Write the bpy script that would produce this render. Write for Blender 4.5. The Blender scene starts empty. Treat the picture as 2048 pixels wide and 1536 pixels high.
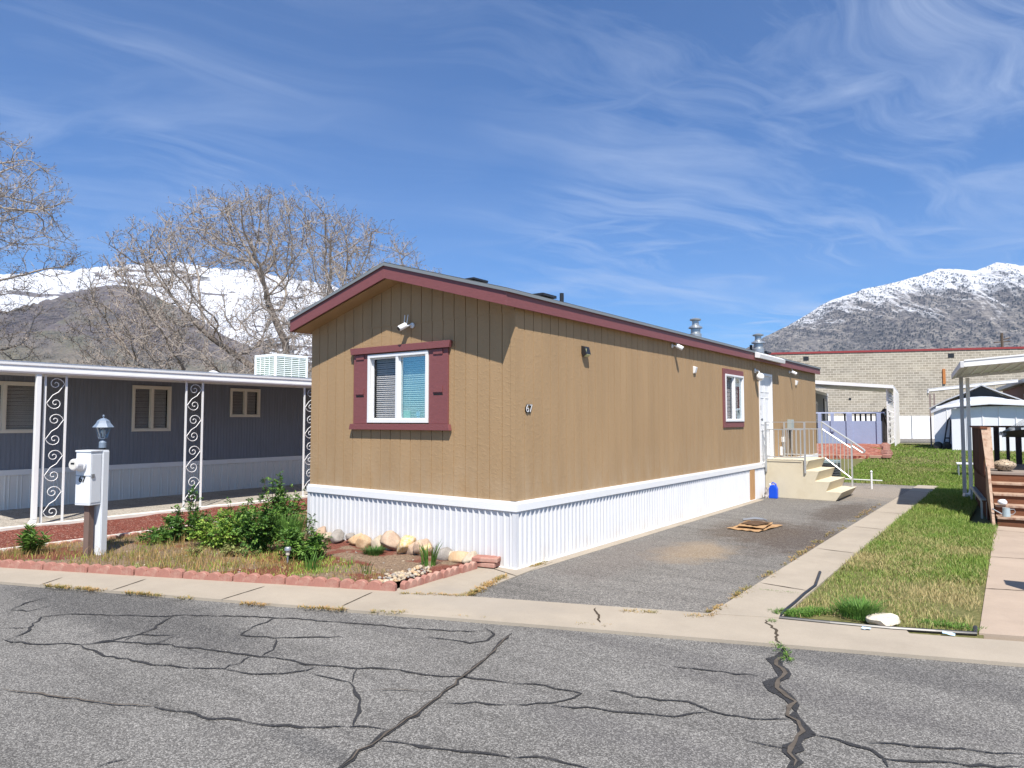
import bpy, bmesh, math, random
import numpy as np
from mathutils import Vector, Matrix, noise, kdtree
random.seed(7)
C=bpy.context.scene.collection
SC=bpy.context.scene
rad=math.radians
# ------------------------------------------------------------------ camera
FP=1383.0; EYE=1.65
YAW=math.atan(1026/math.hypot(FP,72)); PIT=math.atan(72/FP)
cf=Vector((-math.sin(YAW)*math.cos(PIT),math.cos(YAW)*math.cos(PIT),math.sin(PIT)))
cr=Vector((math.cos(YAW),math.sin(YAW),0)); cu=cr.cross(cf)
cam=bpy.data.cameras.new('camera'); co=bpy.data.objects.new('camera',cam); C.objects.link(co)
m=Matrix((cr,cu,-cf)).transposed().to_4x4(); m.translation=(0,0,EYE); co.matrix_world=m
cam.sensor_width=36; cam.lens=36*FP/2048; cam.clip_start=.05; cam.clip_end=30000
SC.camera=co
# ------------------------------------------------------------------ sun, sky, exposure
SUN=Vector((.262,-.29,.575)).normalized()      # towards the sun
EL=math.asin(SUN.z); AZ=math.atan2(SUN.x,SUN.y)
sl=bpy.data.lights.new('sun','SUN'); sl.energy=5.0; sl.angle=rad(.53); sl.color=(1,.94,.86)
so=bpy.data.objects.new('sun',sl); C.objects.link(so); so.rotation_euler=(-SUN).to_track_quat('-Z','Y').to_euler()
SC.view_settings.view_transform='Standard'; SC.view_settings.look='None'; SC.view_settings.gamma=1
SC.view_settings.exposure=.60
class NT:
    def __init__(s,t): s.t=t; s.n=t.nodes; s.l=t.links
    def new(s,ty,**k):
        n=s.n.new(ty)
        for a,b in k.items():
            if a.startswith('_'): setattr(n,a[1:],b)
            else: s.put(n.inputs[a.replace('__',' ')],b)
        return n
    def put(s,i,v):
        if isinstance(v,bpy.types.NodeSocket): s.l.new(v,i)
        else:
            if isinstance(v,(tuple,list)) and len(v)==3 and i.type=='RGBA': v=(*v,1)
            i.default_value=v
    def math(s,op,a,b=0.,c=None,cl=False):
        n=s.n.new('ShaderNodeMath'); n.operation=op; n.use_clamp=cl
        s.put(n.inputs[0],a); s.put(n.inputs[1],b)
        if c is not None: s.put(n.inputs[2],c)
        return n.outputs[0]
    def mix(s,f,a,b,mode='MIX'):
        n=s.n.new('ShaderNodeMix'); n.data_type='RGBA'; n.blend_type=mode
        s.put(n.inputs[0],f); s.put(n.inputs[6],a); s.put(n.inputs[7],b); return n.outputs[2]
    def ramp(s,f,st):
        n=s.n.new('ShaderNodeValToRGB'); s.put(n.inputs[0],f); e=n.color_ramp.elements
        while len(e)<len(st): e.new(.5)
        for x,(p,c) in zip(e,st):
            x.position=p; x.color=(c,c,c,1) if not isinstance(c,tuple) else (*c,1)
        return n.outputs[0]
    def map(s,f,a,b,c=0.,d=1.):
        n=s.n.new('ShaderNodeMapRange'); n.clamp=True
        for i,v in enumerate((f,a,b,c,d)): s.put(n.inputs[i],v)
        return n.outputs[0]
    def noise(s,vec,scale,det=3,rough=.5,dist=0.,out=0):
        n=s.n.new('ShaderNodeTexNoise'); s.put(n.inputs['Vector'],vec); s.put(n.inputs['Scale'],scale)
        s.put(n.inputs['Detail'],det); s.put(n.inputs['Roughness'],rough); s.put(n.inputs['Distortion'],dist); return n.outputs[out]
    def vor(s,vec,scale,feat='F1',out='Distance',rnd=1.):
        n=s.n.new('ShaderNodeTexVoronoi'); n.feature=feat; s.put(n.inputs['Vector'],vec); s.put(n.inputs['Scale'],scale); s.put(n.inputs['Randomness'],rnd)
        return n.outputs[out]
    def xyz(s,v):
        n=s.n.new('ShaderNodeSeparateXYZ'); s.put(n.inputs[0],v); return n.outputs
    def vec(s,x,y,z):
        n=s.n.new('ShaderNodeCombineXYZ'); s.put(n.inputs[0],x); s.put(n.inputs[1],y); s.put(n.inputs[2],z); return n.outputs[0]
    def scl(s,v,sc,loc=(0,0,0),rot=(0,0,0)):
        n=s.n.new('ShaderNodeMapping'); s.put(n.inputs[0],v); n.inputs[1].default_value=loc; n.inputs[2].default_value=rot; n.inputs[3].default_value=sc
        return n.outputs[0]
    def bump(s,h,st=.3,d=.01,nrm=None):
        n=s.n.new('ShaderNodeBump'); s.put(n.inputs['Height'],h); n.inputs['Strength'].default_value=st; n.inputs['Distance'].default_value=d
        if nrm is not None: s.l.new(nrm,n.inputs['Normal'])
        return n.outputs[0]
w=bpy.data.worlds.new('World'); SC.world=w; w.use_nodes=True
N=NT(w.node_tree); bg=w.node_tree.nodes['Background']
sky=N.new('ShaderNodeTexSky'); sky.sky_type='NISHITA'; sky.sun_disc=False; sky.sun_elevation=EL; sky.sun_rotation=AZ
sky.altitude=1400; sky.air_density=1.0; sky.dust_density=.15; sky.ozone_density=2.6
d=N.new('ShaderNodeTexCoord').outputs['Generated']; X_,Y_,Z_=N.xyz(d)
zz=N.math('MAXIMUM',N.math('ADD',Z_,.06),.03)
# screen-independent cirrus: directions projected on a flat cloud layer, turned so that x runs along the streaks
px=N.math('DIVIDE',X_,zz); py=N.math('DIVIDE',Y_,zz)
pv=N.vec(px,py,0.)
wv=N.noise(N.scl(pv,(1,1,1)),.55,3,.5,0.,1)
warp=N.new('ShaderNodeVectorMath',_operation='SCALE'); N.put(warp.inputs[0],wv); warp.inputs['Scale'].default_value=1.5
pw=N.new('ShaderNodeVectorMath',_operation='ADD'); N.put(pw.inputs[0],pv); N.put(pw.inputs[1],warp.outputs[0]); pw=pw.outputs[0]
s1=N.noise(N.scl(N.scl(pw,(1,1,1),(0,0,0),(0,0,rad(-68))),(.55,2.9,1),(3.1,1.7,0)),.9,9,.64,.4)
s2=N.noise(N.scl(N.scl(pw,(1,1,1),(0,0,0),(0,0,rad(-15))),(.7,2.2,1),(7.3,2.2,0)),1.0,8,.62,.4)
big=N.map(N.math('ADD',N.noise(N.scl(pv,(1,1,1),(.9,4.4,0)),.5,3,.5),N.math('MULTIPLY',X_,.20)),.27,.60)
c1=N.map(s1,.45,.78); c2=N.map(s2,.50,.82)
cl=N.math('MULTIPLY',N.math('MAXIMUM',c1,c2),N.math('ADD',N.math('MULTIPLY',big,1.0),.05),cl=True)
veil=N.math('MULTIPLY',N.map(N.noise(N.scl(pw,(1,1.6,1)),.7,4,.5),.35,.75),.05)
cl=N.math('ADD',N.math('MULTIPLY',cl,.92),veil,cl=True)
sk=N.mix(1.,sky.outputs[0],(.40,.91,1.36),'MULTIPLY')
cc=N.mix(cl,sk,(6.6,7.6,9.4))
N.put(bg.inputs[0],cc); bg.inputs[1].default_value=.076
# ------------------------------------------------------------------ pixel -> point on a known plane of the place
def ray(px,py): return cf+cr*((px-1024)/FP)+cu*((768-py)/FP)
EO=Vector((0,0,EYE))
def G(px,py,z=0.): r=ray(px,py); return EO+r*((z-EYE)/r.z)
def PX(px,py,c): r=ray(px,py); return EO+r*(c/r.x)
def PY(px,py,c): r=ray(px,py); return EO+r*(c/r.y)
def D(px,py,d): return EO+ray(px,py)*d
def sstep(a,b,x):
    t=max(0,min(1,(x-a)/(b-a))); return t*t*(3-2*t)
def gz(x,y): return .45*sstep(20,33,y)-.40*sstep(40,58,y)
# ------------------------------------------------------------------ objects
def tag(o,label=None,cat=None,group=None,kind=None):
    if label: o['label']=label
    if cat: o['category']=cat
    if group: o['group']=group
    if kind: o['kind']=kind
    return o
def thing(name,label,cat,loc=(0,0,0),group=None,rz=0):
    o=bpy.data.objects.new(name,None); C.objects.link(o); o.location=loc; o.rotation_euler=(0,0,rz); o.empty_display_size=.2
    return tag(o,label,cat,group)
def org(o):
    v=Vector((0,0,0))
    while o: v=v+o.location; o=o.parent
    return v
class MB:
    def __init__(s): s.v=[]; s.f=[]; s.m=[]; s.cm=0
    def add(s,vs,fs,m=None):
        b=len(s.v); s.v+= [tuple(q) for q in vs]; s.f+=[tuple(b+i for i in f) for f in fs]; s.m+=[s.cm if m is None else m]*len(fs)
        return s
    def box(s,a,b,m=None):
        x0,x1=sorted((a[0],b[0])); y0,y1=sorted((a[1],b[1])); z0,z1=sorted((a[2],b[2]))
        vs=[(x,y,z) for z in (z0,z1) for x,y in ((x0,y0),(x1,y0),(x1,y1),(x0,y1))]
        return s.add(vs,[(3,2,1,0),(4,5,6,7),(0,1,5,4),(1,2,6,5),(2,3,7,6),(3,0,4,7)],m)
    def obox(s,c,ax,ay,az,m=None):   # centre, three half-axis vectors
        c=Vector(c); ax=Vector(ax); ay=Vector(ay); az=Vector(az)
        vs=[c+ax*i+ay*j+az*k for k in (-1,1) for i,j in ((-1,-1),(1,-1),(1,1),(-1,1))]
        f=[(3,2,1,0),(4,5,6,7),(0,1,5,4),(1,2,6,5),(2,3,7,6),(3,0,4,7)]
        if ax.cross(ay).dot(az)<0: f=[q[::-1] for q in f]
        return s.add(vs,f,m)
    def prism(s,poly,off,m=None):    # planar polygon of 3D points swept by a vector
        n=len(poly); P=[Vector(p) for p in poly]; off=Vector(off)
        nn=Vector((0,0,0))
        for i in range(n): nn+=P[i].cross(P[(i+1)%n])
        vs=P+[p+off for p in P]
        f=[tuple(range(n))[::-1],tuple(range(n,2*n))]+[(i,(i+1)%n,n+(i+1)%n,n+i) for i in range(n)]
        if nn.dot(off)<0: f=[q[::-1] for q in f]
        return s.add(vs,f,m)
    def tube(s,pts,rs,n=6,cap=True,m=None):
        pts=[Vector(p) for p in pts]; k=len(pts)
        if not isinstance(rs,(list,tuple)): rs=[rs]*k
        vs=[]; up=None
        for i,p in enumerate(pts):
            t=(pts[min(i+1,k-1)]-pts[max(i-1,0)])
            if t.length<1e-9: t=Vector((0,0,1))
            t.normalize()
            if up is None: up=t.orthogonal().normalized()
            else:
                up=up-t*up.dot(t)
                up=up.normalized() if up.length>1e-6 else t.orthogonal().normalized()
            bn=t.cross(up)
            for j in range(n):
                a=2*math.pi*j/n; vs.append(p+(up*math.cos(a)+bn*math.sin(a))*rs[i])
        f=[]
        for i in range(k-1):
            for j in range(n):
                f.append((i*n+j,i*n+(j+1)%n,(i+1)*n+(j+1)%n,(i+1)*n+j))
        if cap and n>2: f.append(tuple(range(n))[::-1]); f.append(tuple((k-1)*n+j for j in range(n)))
        return s.add(vs,f,m)
    def lathe(s,c,prof,n=20,m=None,axis=(0,0,1)):
        c=Vector(c); az=Vector(axis).normalized(); ax=az.orthogonal().normalized() if abs(az.z)<.99 else Vector((1,0,0)); ay=az.cross(ax)
        vs=[]
        for r,z in prof:
            for j in range(n):
                a=2*math.pi*j/n; vs.append(c+az*z+(ax*math.cos(a)+ay*math.sin(a))*r)
        k=len(prof); f=[(i*n+j,i*n+(j+1)%n,(i+1)*n+(j+1)%n,(i+1)*n+j) for i in range(k-1) for j in range(n)]
        f+= [tuple(range(n))[::-1],tuple((k-1)*n+j for j in range(n))]
        return s.add(vs,f,m)
    def build(s,name,mats,parent=None,loc=None,bev=0,smooth=False,label=None,cat=None,group=None,kind=None):
        me=bpy.data.meshes.new(name)
        o0=org(parent) if parent else Vector(loc or (0,0,0))
        me.from_pydata([(x-o0.x,y-o0.y,z-o0.z) for x,y,z in s.v],[],s.f)
        if not isinstance(mats,(list,tuple)): mats=[mats]
        for q in mats: me.materials.append(q)
        if len(mats)>1: me.polygons.foreach_set('material_index',s.m)
        if smooth: me.polygons.foreach_set('use_smooth',[True]*len(me.polygons))
        me.update()
        o=bpy.data.objects.new(name,me); C.objects.link(o)
        if parent: o.parent=parent
        else: o.location=o0
        if bev:
            b=o.modifiers.new('bevel','BEVEL'); b.width=bev; b.segments=2; b.limit_method='ANGLE'; b.angle_limit=rad(40)
        return tag(o,label,cat,group,kind)
def text_mb(mb,txt,size,origin,ux,uz,depth,font_scale_x=1.,off=.012):
    cu_=bpy.data.curves.new('t','FONT'); cu_.body=txt; cu_.size=size; cu_.extrude=depth/2; cu_.align_x='CENTER'; cu_.align_y='CENTER'; cu_.offset=size*off
    o=bpy.data.objects.new('t',cu_); me=o.to_mesh()
    ux=Vector(ux); uz=Vector(uz); un=ux.cross(uz)
    vs=[Vector(origin)+ux*v.co.x*font_scale_x+uz*v.co.y+un*v.co.z for v in me.vertices]
    mb.add(vs,[tuple(p.vertices) for p in me.polygons])
    o.to_mesh_clear(); bpy.data.objects.remove(o); bpy.data.curves.remove(cu_)
# wall swept from a profile of (u, offset) points between z0 and top(u), with rectangular holes (u0,u1,z0,z1)
def panel(mb,o,ud,nd,prof,z0,top,holes=()):
    o=Vector(o); ud=Vector(ud); nd=Vector(nd)
    pr=[prof[0]]
    for a,b in zip(prof,prof[1:]):
        cuts=sorted(h for hh in holes for h in hh[:2] if a[0]+1e-4<h<b[0]-1e-4)
        for c in cuts: pr.append((c,a[1]+(b[1]-a[1])*(c-a[0])/(b[0]-a[0])))
        pr.append(b)
    flip=ud.cross(Vector((0,0,1))).dot(nd)<0
    for a,b in zip(pr,pr[1:]):
        mu=(a[0]+b[0])/2; segs=[(None,None)]
        hs=sorted([h for h in holes if h[0]-1e-4<=mu<=h[1]+1e-4],key=lambda h:h[2])
        lo=[('z',z0)]
        zs=[z0]
        for h in hs: zs+=[h[2],h[3]]
        zs.append(None)
        for i in range(0,len(zs),2):
            za0=za1=zs[i]; zb=zs[i+1]
            if zb is None: t0,t1=top(a[0]),top(b[0])
            else: t0=t1=zb
            vs=[o+ud*a[0]+nd*a[1]+Vector((0,0,za0)),o+ud*b[0]+nd*b[1]+Vector((0,0,za1)),o+ud*b[0]+nd*b[1]+Vector((0,0,t1)),o+ud*a[0]+nd*a[1]+Vector((0,0,t0))]
            mb.add(vs,[(3,2,1,0) if flip else (0,1,2,3)])
def rep(L,cell,pts):
    out=[]; n=max(1,round(L/cell)); c=L/n
    for i in range(n):
        for u,o in pts: out.append(((i+u)*c,o))
    out.append((L,pts[0][1])); return out
GROOVE=[(0,0),(.93,0),(.935,-.010),(.985,-.010),(.99,0)]
RIB=[(0,0),(.42,-.004),(.56,.020),(.66,.020),(.80,0)]
def poly2(name,pts,z,h,mat,**k):
    mb=MB(); P=[Vector((p[0],p[1],z-h)) for p in pts]
    mb.prism(P,(0,0,h)); return mb.build(name,mat,**k)
# ------------------------------------------------------------------ materials
def M(name,col,rough=.6,metal=0.,var=.12,vs=6.,fine=.08,fs=120.,bump=.0,bs=60.,bd=.004,stretch=(1,1,1),dirt=None,ds=1.2,da=.5,spec=.5,island=0.,trans=0.):
    if rough>.7: spec=.12
    m=bpy.data.materials.new(name); m.use_nodes=True; N=NT(m.node_tree); b=m.node_tree.nodes['Principled BSDF']
    co_=N.scl(N.new('ShaderNodeTexCoord').outputs['Object'],stretch)
    a=N.noise(co_,vs,4,.6); c=N.noise(co_,fs,3,.6)
    v=N.math('ADD',N.math('MULTIPLY',N.math('SUBTRACT',a,.5),var*2.4),N.math('MULTIPLY',N.math('SUBTRACT',c,.5),fine*2.4))
    v=N.math('ADD',v,1.)
    if island:
        g=N.new('ShaderNodeNewGeometry').outputs['Random Per Island']
        v=N.math('ADD',v,N.math('MULTIPLY',N.math('SUBTRACT',g,.5),island*2))
    hsv=N.new('ShaderNodeVectorMath',_operation='SCALE'); N.put(hsv.inputs[0],col); N.put(hsv.inputs['Scale'],v)
    cc=hsv.outputs[0]
    if dirt: cc=N.mix(N.math('MULTIPLY',N.map(N.noise(co_,ds,5,.65),.5,.72),da),cc,dirt)
    N.put(b.inputs['Base Color'],cc); b.inputs['Roughness'].default_value=rough; b.inputs['Metallic'].default_value=metal
    b.inputs['Specular IOR Level'].default_value=spec
    if bump: N.put(b.inputs['Normal'],N.bump(N.noise(co_,bs,4,.6),bump,bd))
    return m
def getN(m): return NT(m.node_tree),m.node_tree.nodes['Principled BSDF']
def mat0(name,rough=.8):
    m=bpy.data.materials.new(name); m.use_nodes=True; N,b=getN(m); b.inputs['Roughness'].default_value=rough; b.inputs['Specular IOR Level'].default_value=.2
    return m,N,b,N.new('ShaderNodeTexCoord').outputs['Object']
W={}
def siding(name,col,amp=1.):
    m,N,b,oc=mat0(name,.62); x,y,z=N.xyz(oc); h=N.math('ADD',x,y)
    v=N.vec(h,0.,z)
    grain=N.noise(N.scl(v,(60,1,11)),1.,4,.6,1.2)
    emb=N.map(N.noise(N.scl(v,(16,1,26)),1.,3,.55,.6),.50,.62)
    big=N.noise(N.scl(v,(3.,1,.5)),1.,3,.5)
    f=N.math('ADD',N.math('MULTIPLY',N.math('SUBTRACT',big,.5),.34),N.math('MULTIPLY',N.math('SUBTRACT',grain,.5),.16*amp))
    sc=N.new('ShaderNodeVectorMath',_operation='SCALE'); N.put(sc.inputs[0],col); N.put(sc.inputs['Scale'],N.math('ADD',f,1.))
    dr=N.map(N.noise(N.scl(v,(22,1,.8)),1.,4,.6),.62,.8)
    c=N.mix(N.math('MULTIPLY',dr,.35),sc.outputs[0],tuple(q*.68 for q in col))
    dust=N.math('MULTIPLY',N.map(z,.75,1.35,1.,0.),N.map(N.noise(N.scl(v,(5,1,2)),1.,4,.6),.4,.7)); c=N.mix(N.math('MULTIPLY',dust,.35),c,(.44,.36,.26))
    nail=N.math('MULTIPLY',N.map(N.vor(N.scl(v,(5.6,1,6.6)),1.,rnd=.25),.02,.035,1.,0.),.55); c=N.mix(nail,c,tuple(q*.5 for q in col))
    N.put(b.inputs['Base Color'],c)
    N.put(b.inputs['Normal'],N.bump(N.math('ADD',N.math('MULTIPLY',emb,.7),N.math('MULTIPLY',grain,.6)),.55*amp,.004))
    return m
W['tan']=siding('tan_siding_paint',(.35,.235,.128),.6)
W['maroon']=M('maroon_paint',(.19,.062,.062),.55,var=.10,vs=5,fine=.12,fs=1,stretch=(14,14,40),bump=.5,bs=1.2,bd=.004)
W['white_trim']=M('white_painted_metal',(.74,.75,.76),.38,var=.03,vs=3,fine=.01,dirt=(.62,.58,.5),ds=2.5,da=.2)
W['vinyl']=M('white_vinyl',(.82,.82,.80),.35,var=.02,fine=.01)
W['shingle']=M('asphalt_shingle',(.085,.085,.085),.95,var=.15,vs=8,fine=.5,fs=220,bump=.6,bs=150)
W['drip']=M('grey_metal_edge',(.19,.21,.22),.5,var=.05,fine=.05)
W['black']=M('black_plastic',(.018,.018,.02),.38,var=.05)
W['dark']=M('dark_interior',(.02,.02,.022),.8)
W['galv']=M('galvanised_metal',(.44,.46,.47),.42,metal=.75,var=.15,vs=14,fine=.1)
W['slat']=M('blind_slat',(.84,.83,.80),.5,var=.04)
W['plywood']=M('weathered_plywood',(.46,.27,.13),.75,stretch=(9,9,1.2),var=.25,vs=4,fine=.1)
W['cream']=M('cream_painted_concrete',(.60,.535,.40),.8,var=.07,vs=2.5,fine=.04,bump=.3,bs=40,dirt=(.42,.34,.22),ds=2,da=.35)
W['railing']=M('brushed_rail_metal',(.52,.53,.53),.38,metal=.55,var=.08)
W['blue_jug']=M('blue_plastic',(.005,.075,.62),.32,var=.05)
W['cardboard']=M('cardboard',(.40,.25,.13),.85,var=.2,vs=9,fine=.1,dirt=(.12,.075,.04),ds=5,da=.8)
W['blue_paint']=M('slate_blue_siding',(.165,.185,.225),.62,var=.10,vs=1.,fine=.1,fs=1,stretch=(26,26,1.5),bump=.25,bs=1.4)
W['ivory']=M('ivory_window_frame',(.66,.62,.53),.5,var=.03)
W['tray']=M('carport_white_metal',(.74,.74,.73),.42,var=.03,dirt=(.55,.53,.5),ds=3,da=.25)
W['skirt']=M('white_ribbed_metal',(.72,.70,.66),.36,var=.03,fine=.02)
W['meter_paint']=M('meter_white_paint',(.66,.69,.72),.45,var=.03,fine=.02)
W['brown_post']=M('brown_wood_post',(.17,.12,.10),.8,stretch=(8,8,1),var=.2)
W['bluegrey']=M('weathered_blue_metal',(.17,.22,.29),.5,var=.2,vs=30)
W['letter']=M('black_number',(.01,.01,.01),.5)
W['number_edge']=M('silver_number_edge',(.72,.72,.72),.35,metal=.2)
W['cooler']=M('cooler_white',(.74,.79,.80),.5,var=.05,dirt=(.5,.62,.62),ds=4,da=.6)
W['cooler_pad']=M('cooler_pad_green',(.40,.47,.36),.8,var=.1)
W['brick']=M('pink_edging_concrete',(.34,.165,.13),.9,var=.16,vs=9,fine=.15,fs=90,bump=.4,bs=70,dirt=(.55,.42,.33),ds=7,da=.5)
W['wood']=M('stained_deck_wood',(.165,.07,.038),.75,stretch=(1,6,6),var=.3,vs=3,fine=.25,fs=14,bump=.3,bs=9)
W['wood_v']=M('stained_fence_wood',(.075,.030,.020),.75,stretch=(7,7,1.),var=.3,vs=3,fine=.2,fs=14,bump=.3,bs=9,island=.25)
W['wood_w']=M('peeling_wood',(.40,.29,.215),.8,stretch=(3,5,1.2),var=.3,vs=5,fine=.2,dirt=(.18,.07,.04),ds=3.5,da=.9)
W['steel']=M('dull_steel',(.3,.31,.32),.45,metal=.6,var=.15)
W['litter']=M('blue_white_wrapper',(.45,.62,.78),.5,var=.3,vs=20)
W['stone_w']=M('pale_limestone',(.60,.54,.44),.9,var=.2,vs=6,fine=.1,bump=.6,bs=18,bd=.02)
W['bark']=M('grey_brown_bark',(.17,.145,.125),.9,var=.25,vs=3,fine=.2,fs=30,stretch=(2,2,.5),bump=.6,bs=20)
W['twig']=M('twig_bark',(.31,.27,.235),.8,var=.2,vs=2)
W['bud']=M('dark_bud',(.10,.06,.045),.8)
def glass(name,refl=.10,tint=(.75,.85,.85),ior=1.6):
    m=bpy.data.materials.new(name); m.use_nodes=True; N=NT(m.node_tree); n=m.node_tree.nodes; n.remove(n['Principled BSDF'])
    gl=N.new('ShaderNodeBsdfGlossy',Roughness=.015,Color=(.9,.95,1.)); tr=N.new('ShaderNodeBsdfTransparent',Color=tint)
    fr=N.new('ShaderNodeLayerWeight'); fr.inputs[0].default_value=.5; f=N.math('ADD',N.math('MULTIPLY',N.math('POWER',fr.outputs['Facing'],3.5),.9 if ior>1.1 else .1),refl,cl=True)
    mx=N.new('ShaderNodeMixShader'); N.put(mx.inputs[0],f); N.l.new(tr.outputs[0],mx.inputs[1]); N.l.new(gl.outputs[0],mx.inputs[2])
    N.l.new(mx.outputs[0],n['Material Output'].inputs[0]); return m
W['glass']=glass('window_glass',.07,(.85,.9,.9)); W['glass_blue']=glass('reflective_window_glass',.20,(.84,.93,.92))
W['screen']=glass('insect_screen',.02,(.80,.80,.81),1.05); W['glass_dark']=glass('shaded_window_glass',.02,(.85,.85,.85),1.35)
# --- ground materials (object coordinates = world coordinates here)
def blob(N,oc,c,r,wob=.6,soft=.6,ws=3.2):
    v=N.scl(oc,(1/r[0],1/r[1],1),(-c[0]/r[0],-c[1]/r[1],0)); x,y,z=N.xyz(v)
    dd=N.math('SQRT',N.math('ADD',N.math('MULTIPLY',x,x),N.math('MULTIPLY',y,y)))
    dd=N.math('ADD',dd,N.math('MULTIPLY',N.math('SUBTRACT',N.noise(oc,ws,4,.6),.5),wob*3))
    return N.map(dd,1.-soft*.4,1.+soft,1.,0.)
def asphalt(name,base,spk,spots=(),agg=95.,streak=True):
    m,N,b,oc=mat0(name,.88)
    v1=N.vor(oc,agg,out='Color'); r,g,bb=N.xyz(v1)
    d1=N.vor(oc,agg)
    st=N.map(r,.42,.95); st2=N.map(N.noise(oc,agg*1.9,2,.6),.5,.7)
    dark=N.map(g,.0,.35,.55,1.)
    big=N.noise(oc,.55,4,.55); mid=N.noise(oc,5.,3,.6)
    c=N.mix(N.math('MULTIPLY',N.math('ADD',N.math('MULTIPLY',st,.6),N.math('MULTIPLY',st2,.4)),1.),base,spk)
    k=N.math('ADD',N.math('ADD',N.math('MULTIPLY',N.math('SUBTRACT',big,.5),.65),N.math('MULTIPLY',N.math('SUBTRACT',mid,.5),.28)),1.)
    tyre=N.map(N.noise(N.scl(oc,(.35,4.2,1),(0,0,0),(0,0,-.37 if streak else 1.57)),1.,4,.6),.5,.72,1.,.74)
    sc=N.new('ShaderNodeVectorMath',_operation='SCALE'); N.put(sc.inputs[0],c); N.put(sc.inputs['Scale'],N.math('MULTIPLY',N.math('MULTIPLY',k,dark),tyre)); c=sc.outputs[0]
    drip=N.math('MULTIPLY',N.map(N.vor(oc,2.2),.03,.10,1.,0.),N.map(N.noise(oc,1.7,3,.6),.5,.6)); c=N.mix(N.math('MULTIPLY',drip,.6),c,(.035,.033,.032))
    for cen,r_,col,amt in spots:
        c=N.mix(N.math('MULTIPLY',blob(N,oc,cen,r_),amt),c,N.mix(N.math('MULTIPLY',st,.35),col,spk))
    N.put(b.inputs['Base Color'],c)
    N.put(b.inputs['Normal'],N.bump(N.math('SUBTRACT',1.,d1),.6,.006))
    return m
def concrete(name,col,spots=(),sp=.1):
    m,N,b,oc=mat0(name,.88)
    k=N.math('ADD',N.math('MULTIPLY',N.math('SUBTRACT',N.noise(oc,1.6,5,.65),.5),.42),N.math('MULTIPLY',N.math('SUBTRACT',N.noise(oc,150,3,.7),.5),.42))
    sc=N.new('ShaderNodeVectorMath',_operation='SCALE'); N.put(sc.inputs[0],col); N.put(sc.inputs['Scale'],N.math('ADD',k,1.)); c=sc.outputs[0]
    c=N.mix(N.math('MULTIPLY',N.map(N.noise(oc,.9,6,.7,.3),.52,.72),.35),c,tuple(q*.62 for q in col))
    pit=N.map(N.vor(oc,55),.0,.16,1.,0.); pm=N.map(N.noise(oc,14,2,.5),.6,.7)
    c=N.mix(N.math('MULTIPLY',N.math('MULTIPLY',pit,pm),.5),c,(.1,.085,.07))
    for cen,r_,cl_,amt in spots: c=N.mix(N.math('MULTIPLY',blob(N,oc,cen,r_),amt),c,cl_)
    N.put(b.inputs['Base Color'],c); N.put(b.inputs['Normal'],N.bump(N.noise(oc,120,3,.6),.35,.003)); return m
def gp(px,py): v=G(px,py); return (v.x,v.y)
W['road']=asphalt('road_asphalt',(.100,.096,.090),(.43,.415,.385),[(gp(230,1212),(1.9,.36),(.05,.049,.049),.75),(gp(1760,1335),(1.5,.16),(.065,.063,.063),.55),(gp(1560,1380),(1.0,.14),(.07,.066,.066),.5),(gp(1230,1465),(.6,.12),(.08,.076,.076),.4),(gp(620,1490),(.30,.06),(.06,.06,.06),.55),(gp(1300,1300),(1.2,.10),(.08,.076,.076),.4),(gp(700,1240),(.8,.06),(.075,.072,.072),.4)],agg=150.)
W['drive']=asphalt('driveway_asphalt',(.11,.105,.098),(.40,.375,.335),[(gp(1600,1078),(.55,1.1),(.06,.045,.037),.9),(gp(1690,1025),(.35,1.3),(.065,.05,.04),.85),(gp(1735,984),(1.0,1.6),(.30,.25,.20),.6),(gp(1385,1105),(.34,.6),(.30,.215,.125),.55),(gp(1510,1062),(.5,.9),(.07,.05,.035),.8),(gp(1250,1115),(.35,1.2),(.12,.10,.09),.4)],agg=120.,streak=False)
W['aggregate']=asphalt('washed_concrete',(.30,.27,.23),(.58,.54,.47),agg=60.)
W['gutter']=concrete('kerb_concrete',(.34,.295,.235),[((-4.0,4.9),(.6,.3),(.3,.27,.23),.4)])
W['path']=concrete('path_concrete',(.37,.295,.23))
W['strip']=concrete('strip_concrete',(.345,.30,.24))
W['joint']=M('joint_dirt',(.07,.055,.04),.95)
W['seal']=M('bitumen_sealant',(.040,.040,.042),.75,var=.25,vs=8,fine=.35,fs=90)
sm0=W['seal']; N,b=getN(sm0); tr=N.new('ShaderNodeBsdfTransparent'); mx=N.new('ShaderNodeMixShader'); oc=N.new('ShaderNodeTexCoord').outputs['Object']
N.put(mx.inputs[0],N.math('MULTIPLY',N.math('SUBTRACT',1.,N.map(N.noise(oc,70,4,.75),.56,.66)),N.map(N.noise(oc,3.,4,.6),.30,.42,.35,1.))); N.l.new(tr.outputs[0],mx.inputs[1]); N.l.new(b.outputs[0],mx.inputs[2]); N.l.new(mx.outputs[0],sm0.node_tree.nodes['Material Output'].inputs[0])
W['crackline']=M('open_crack',(.10,.085,.07),.95,var=.6,vs=9)
W['white_kerb']=concrete('white_kerb_paint',(.66,.63,.57))
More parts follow.
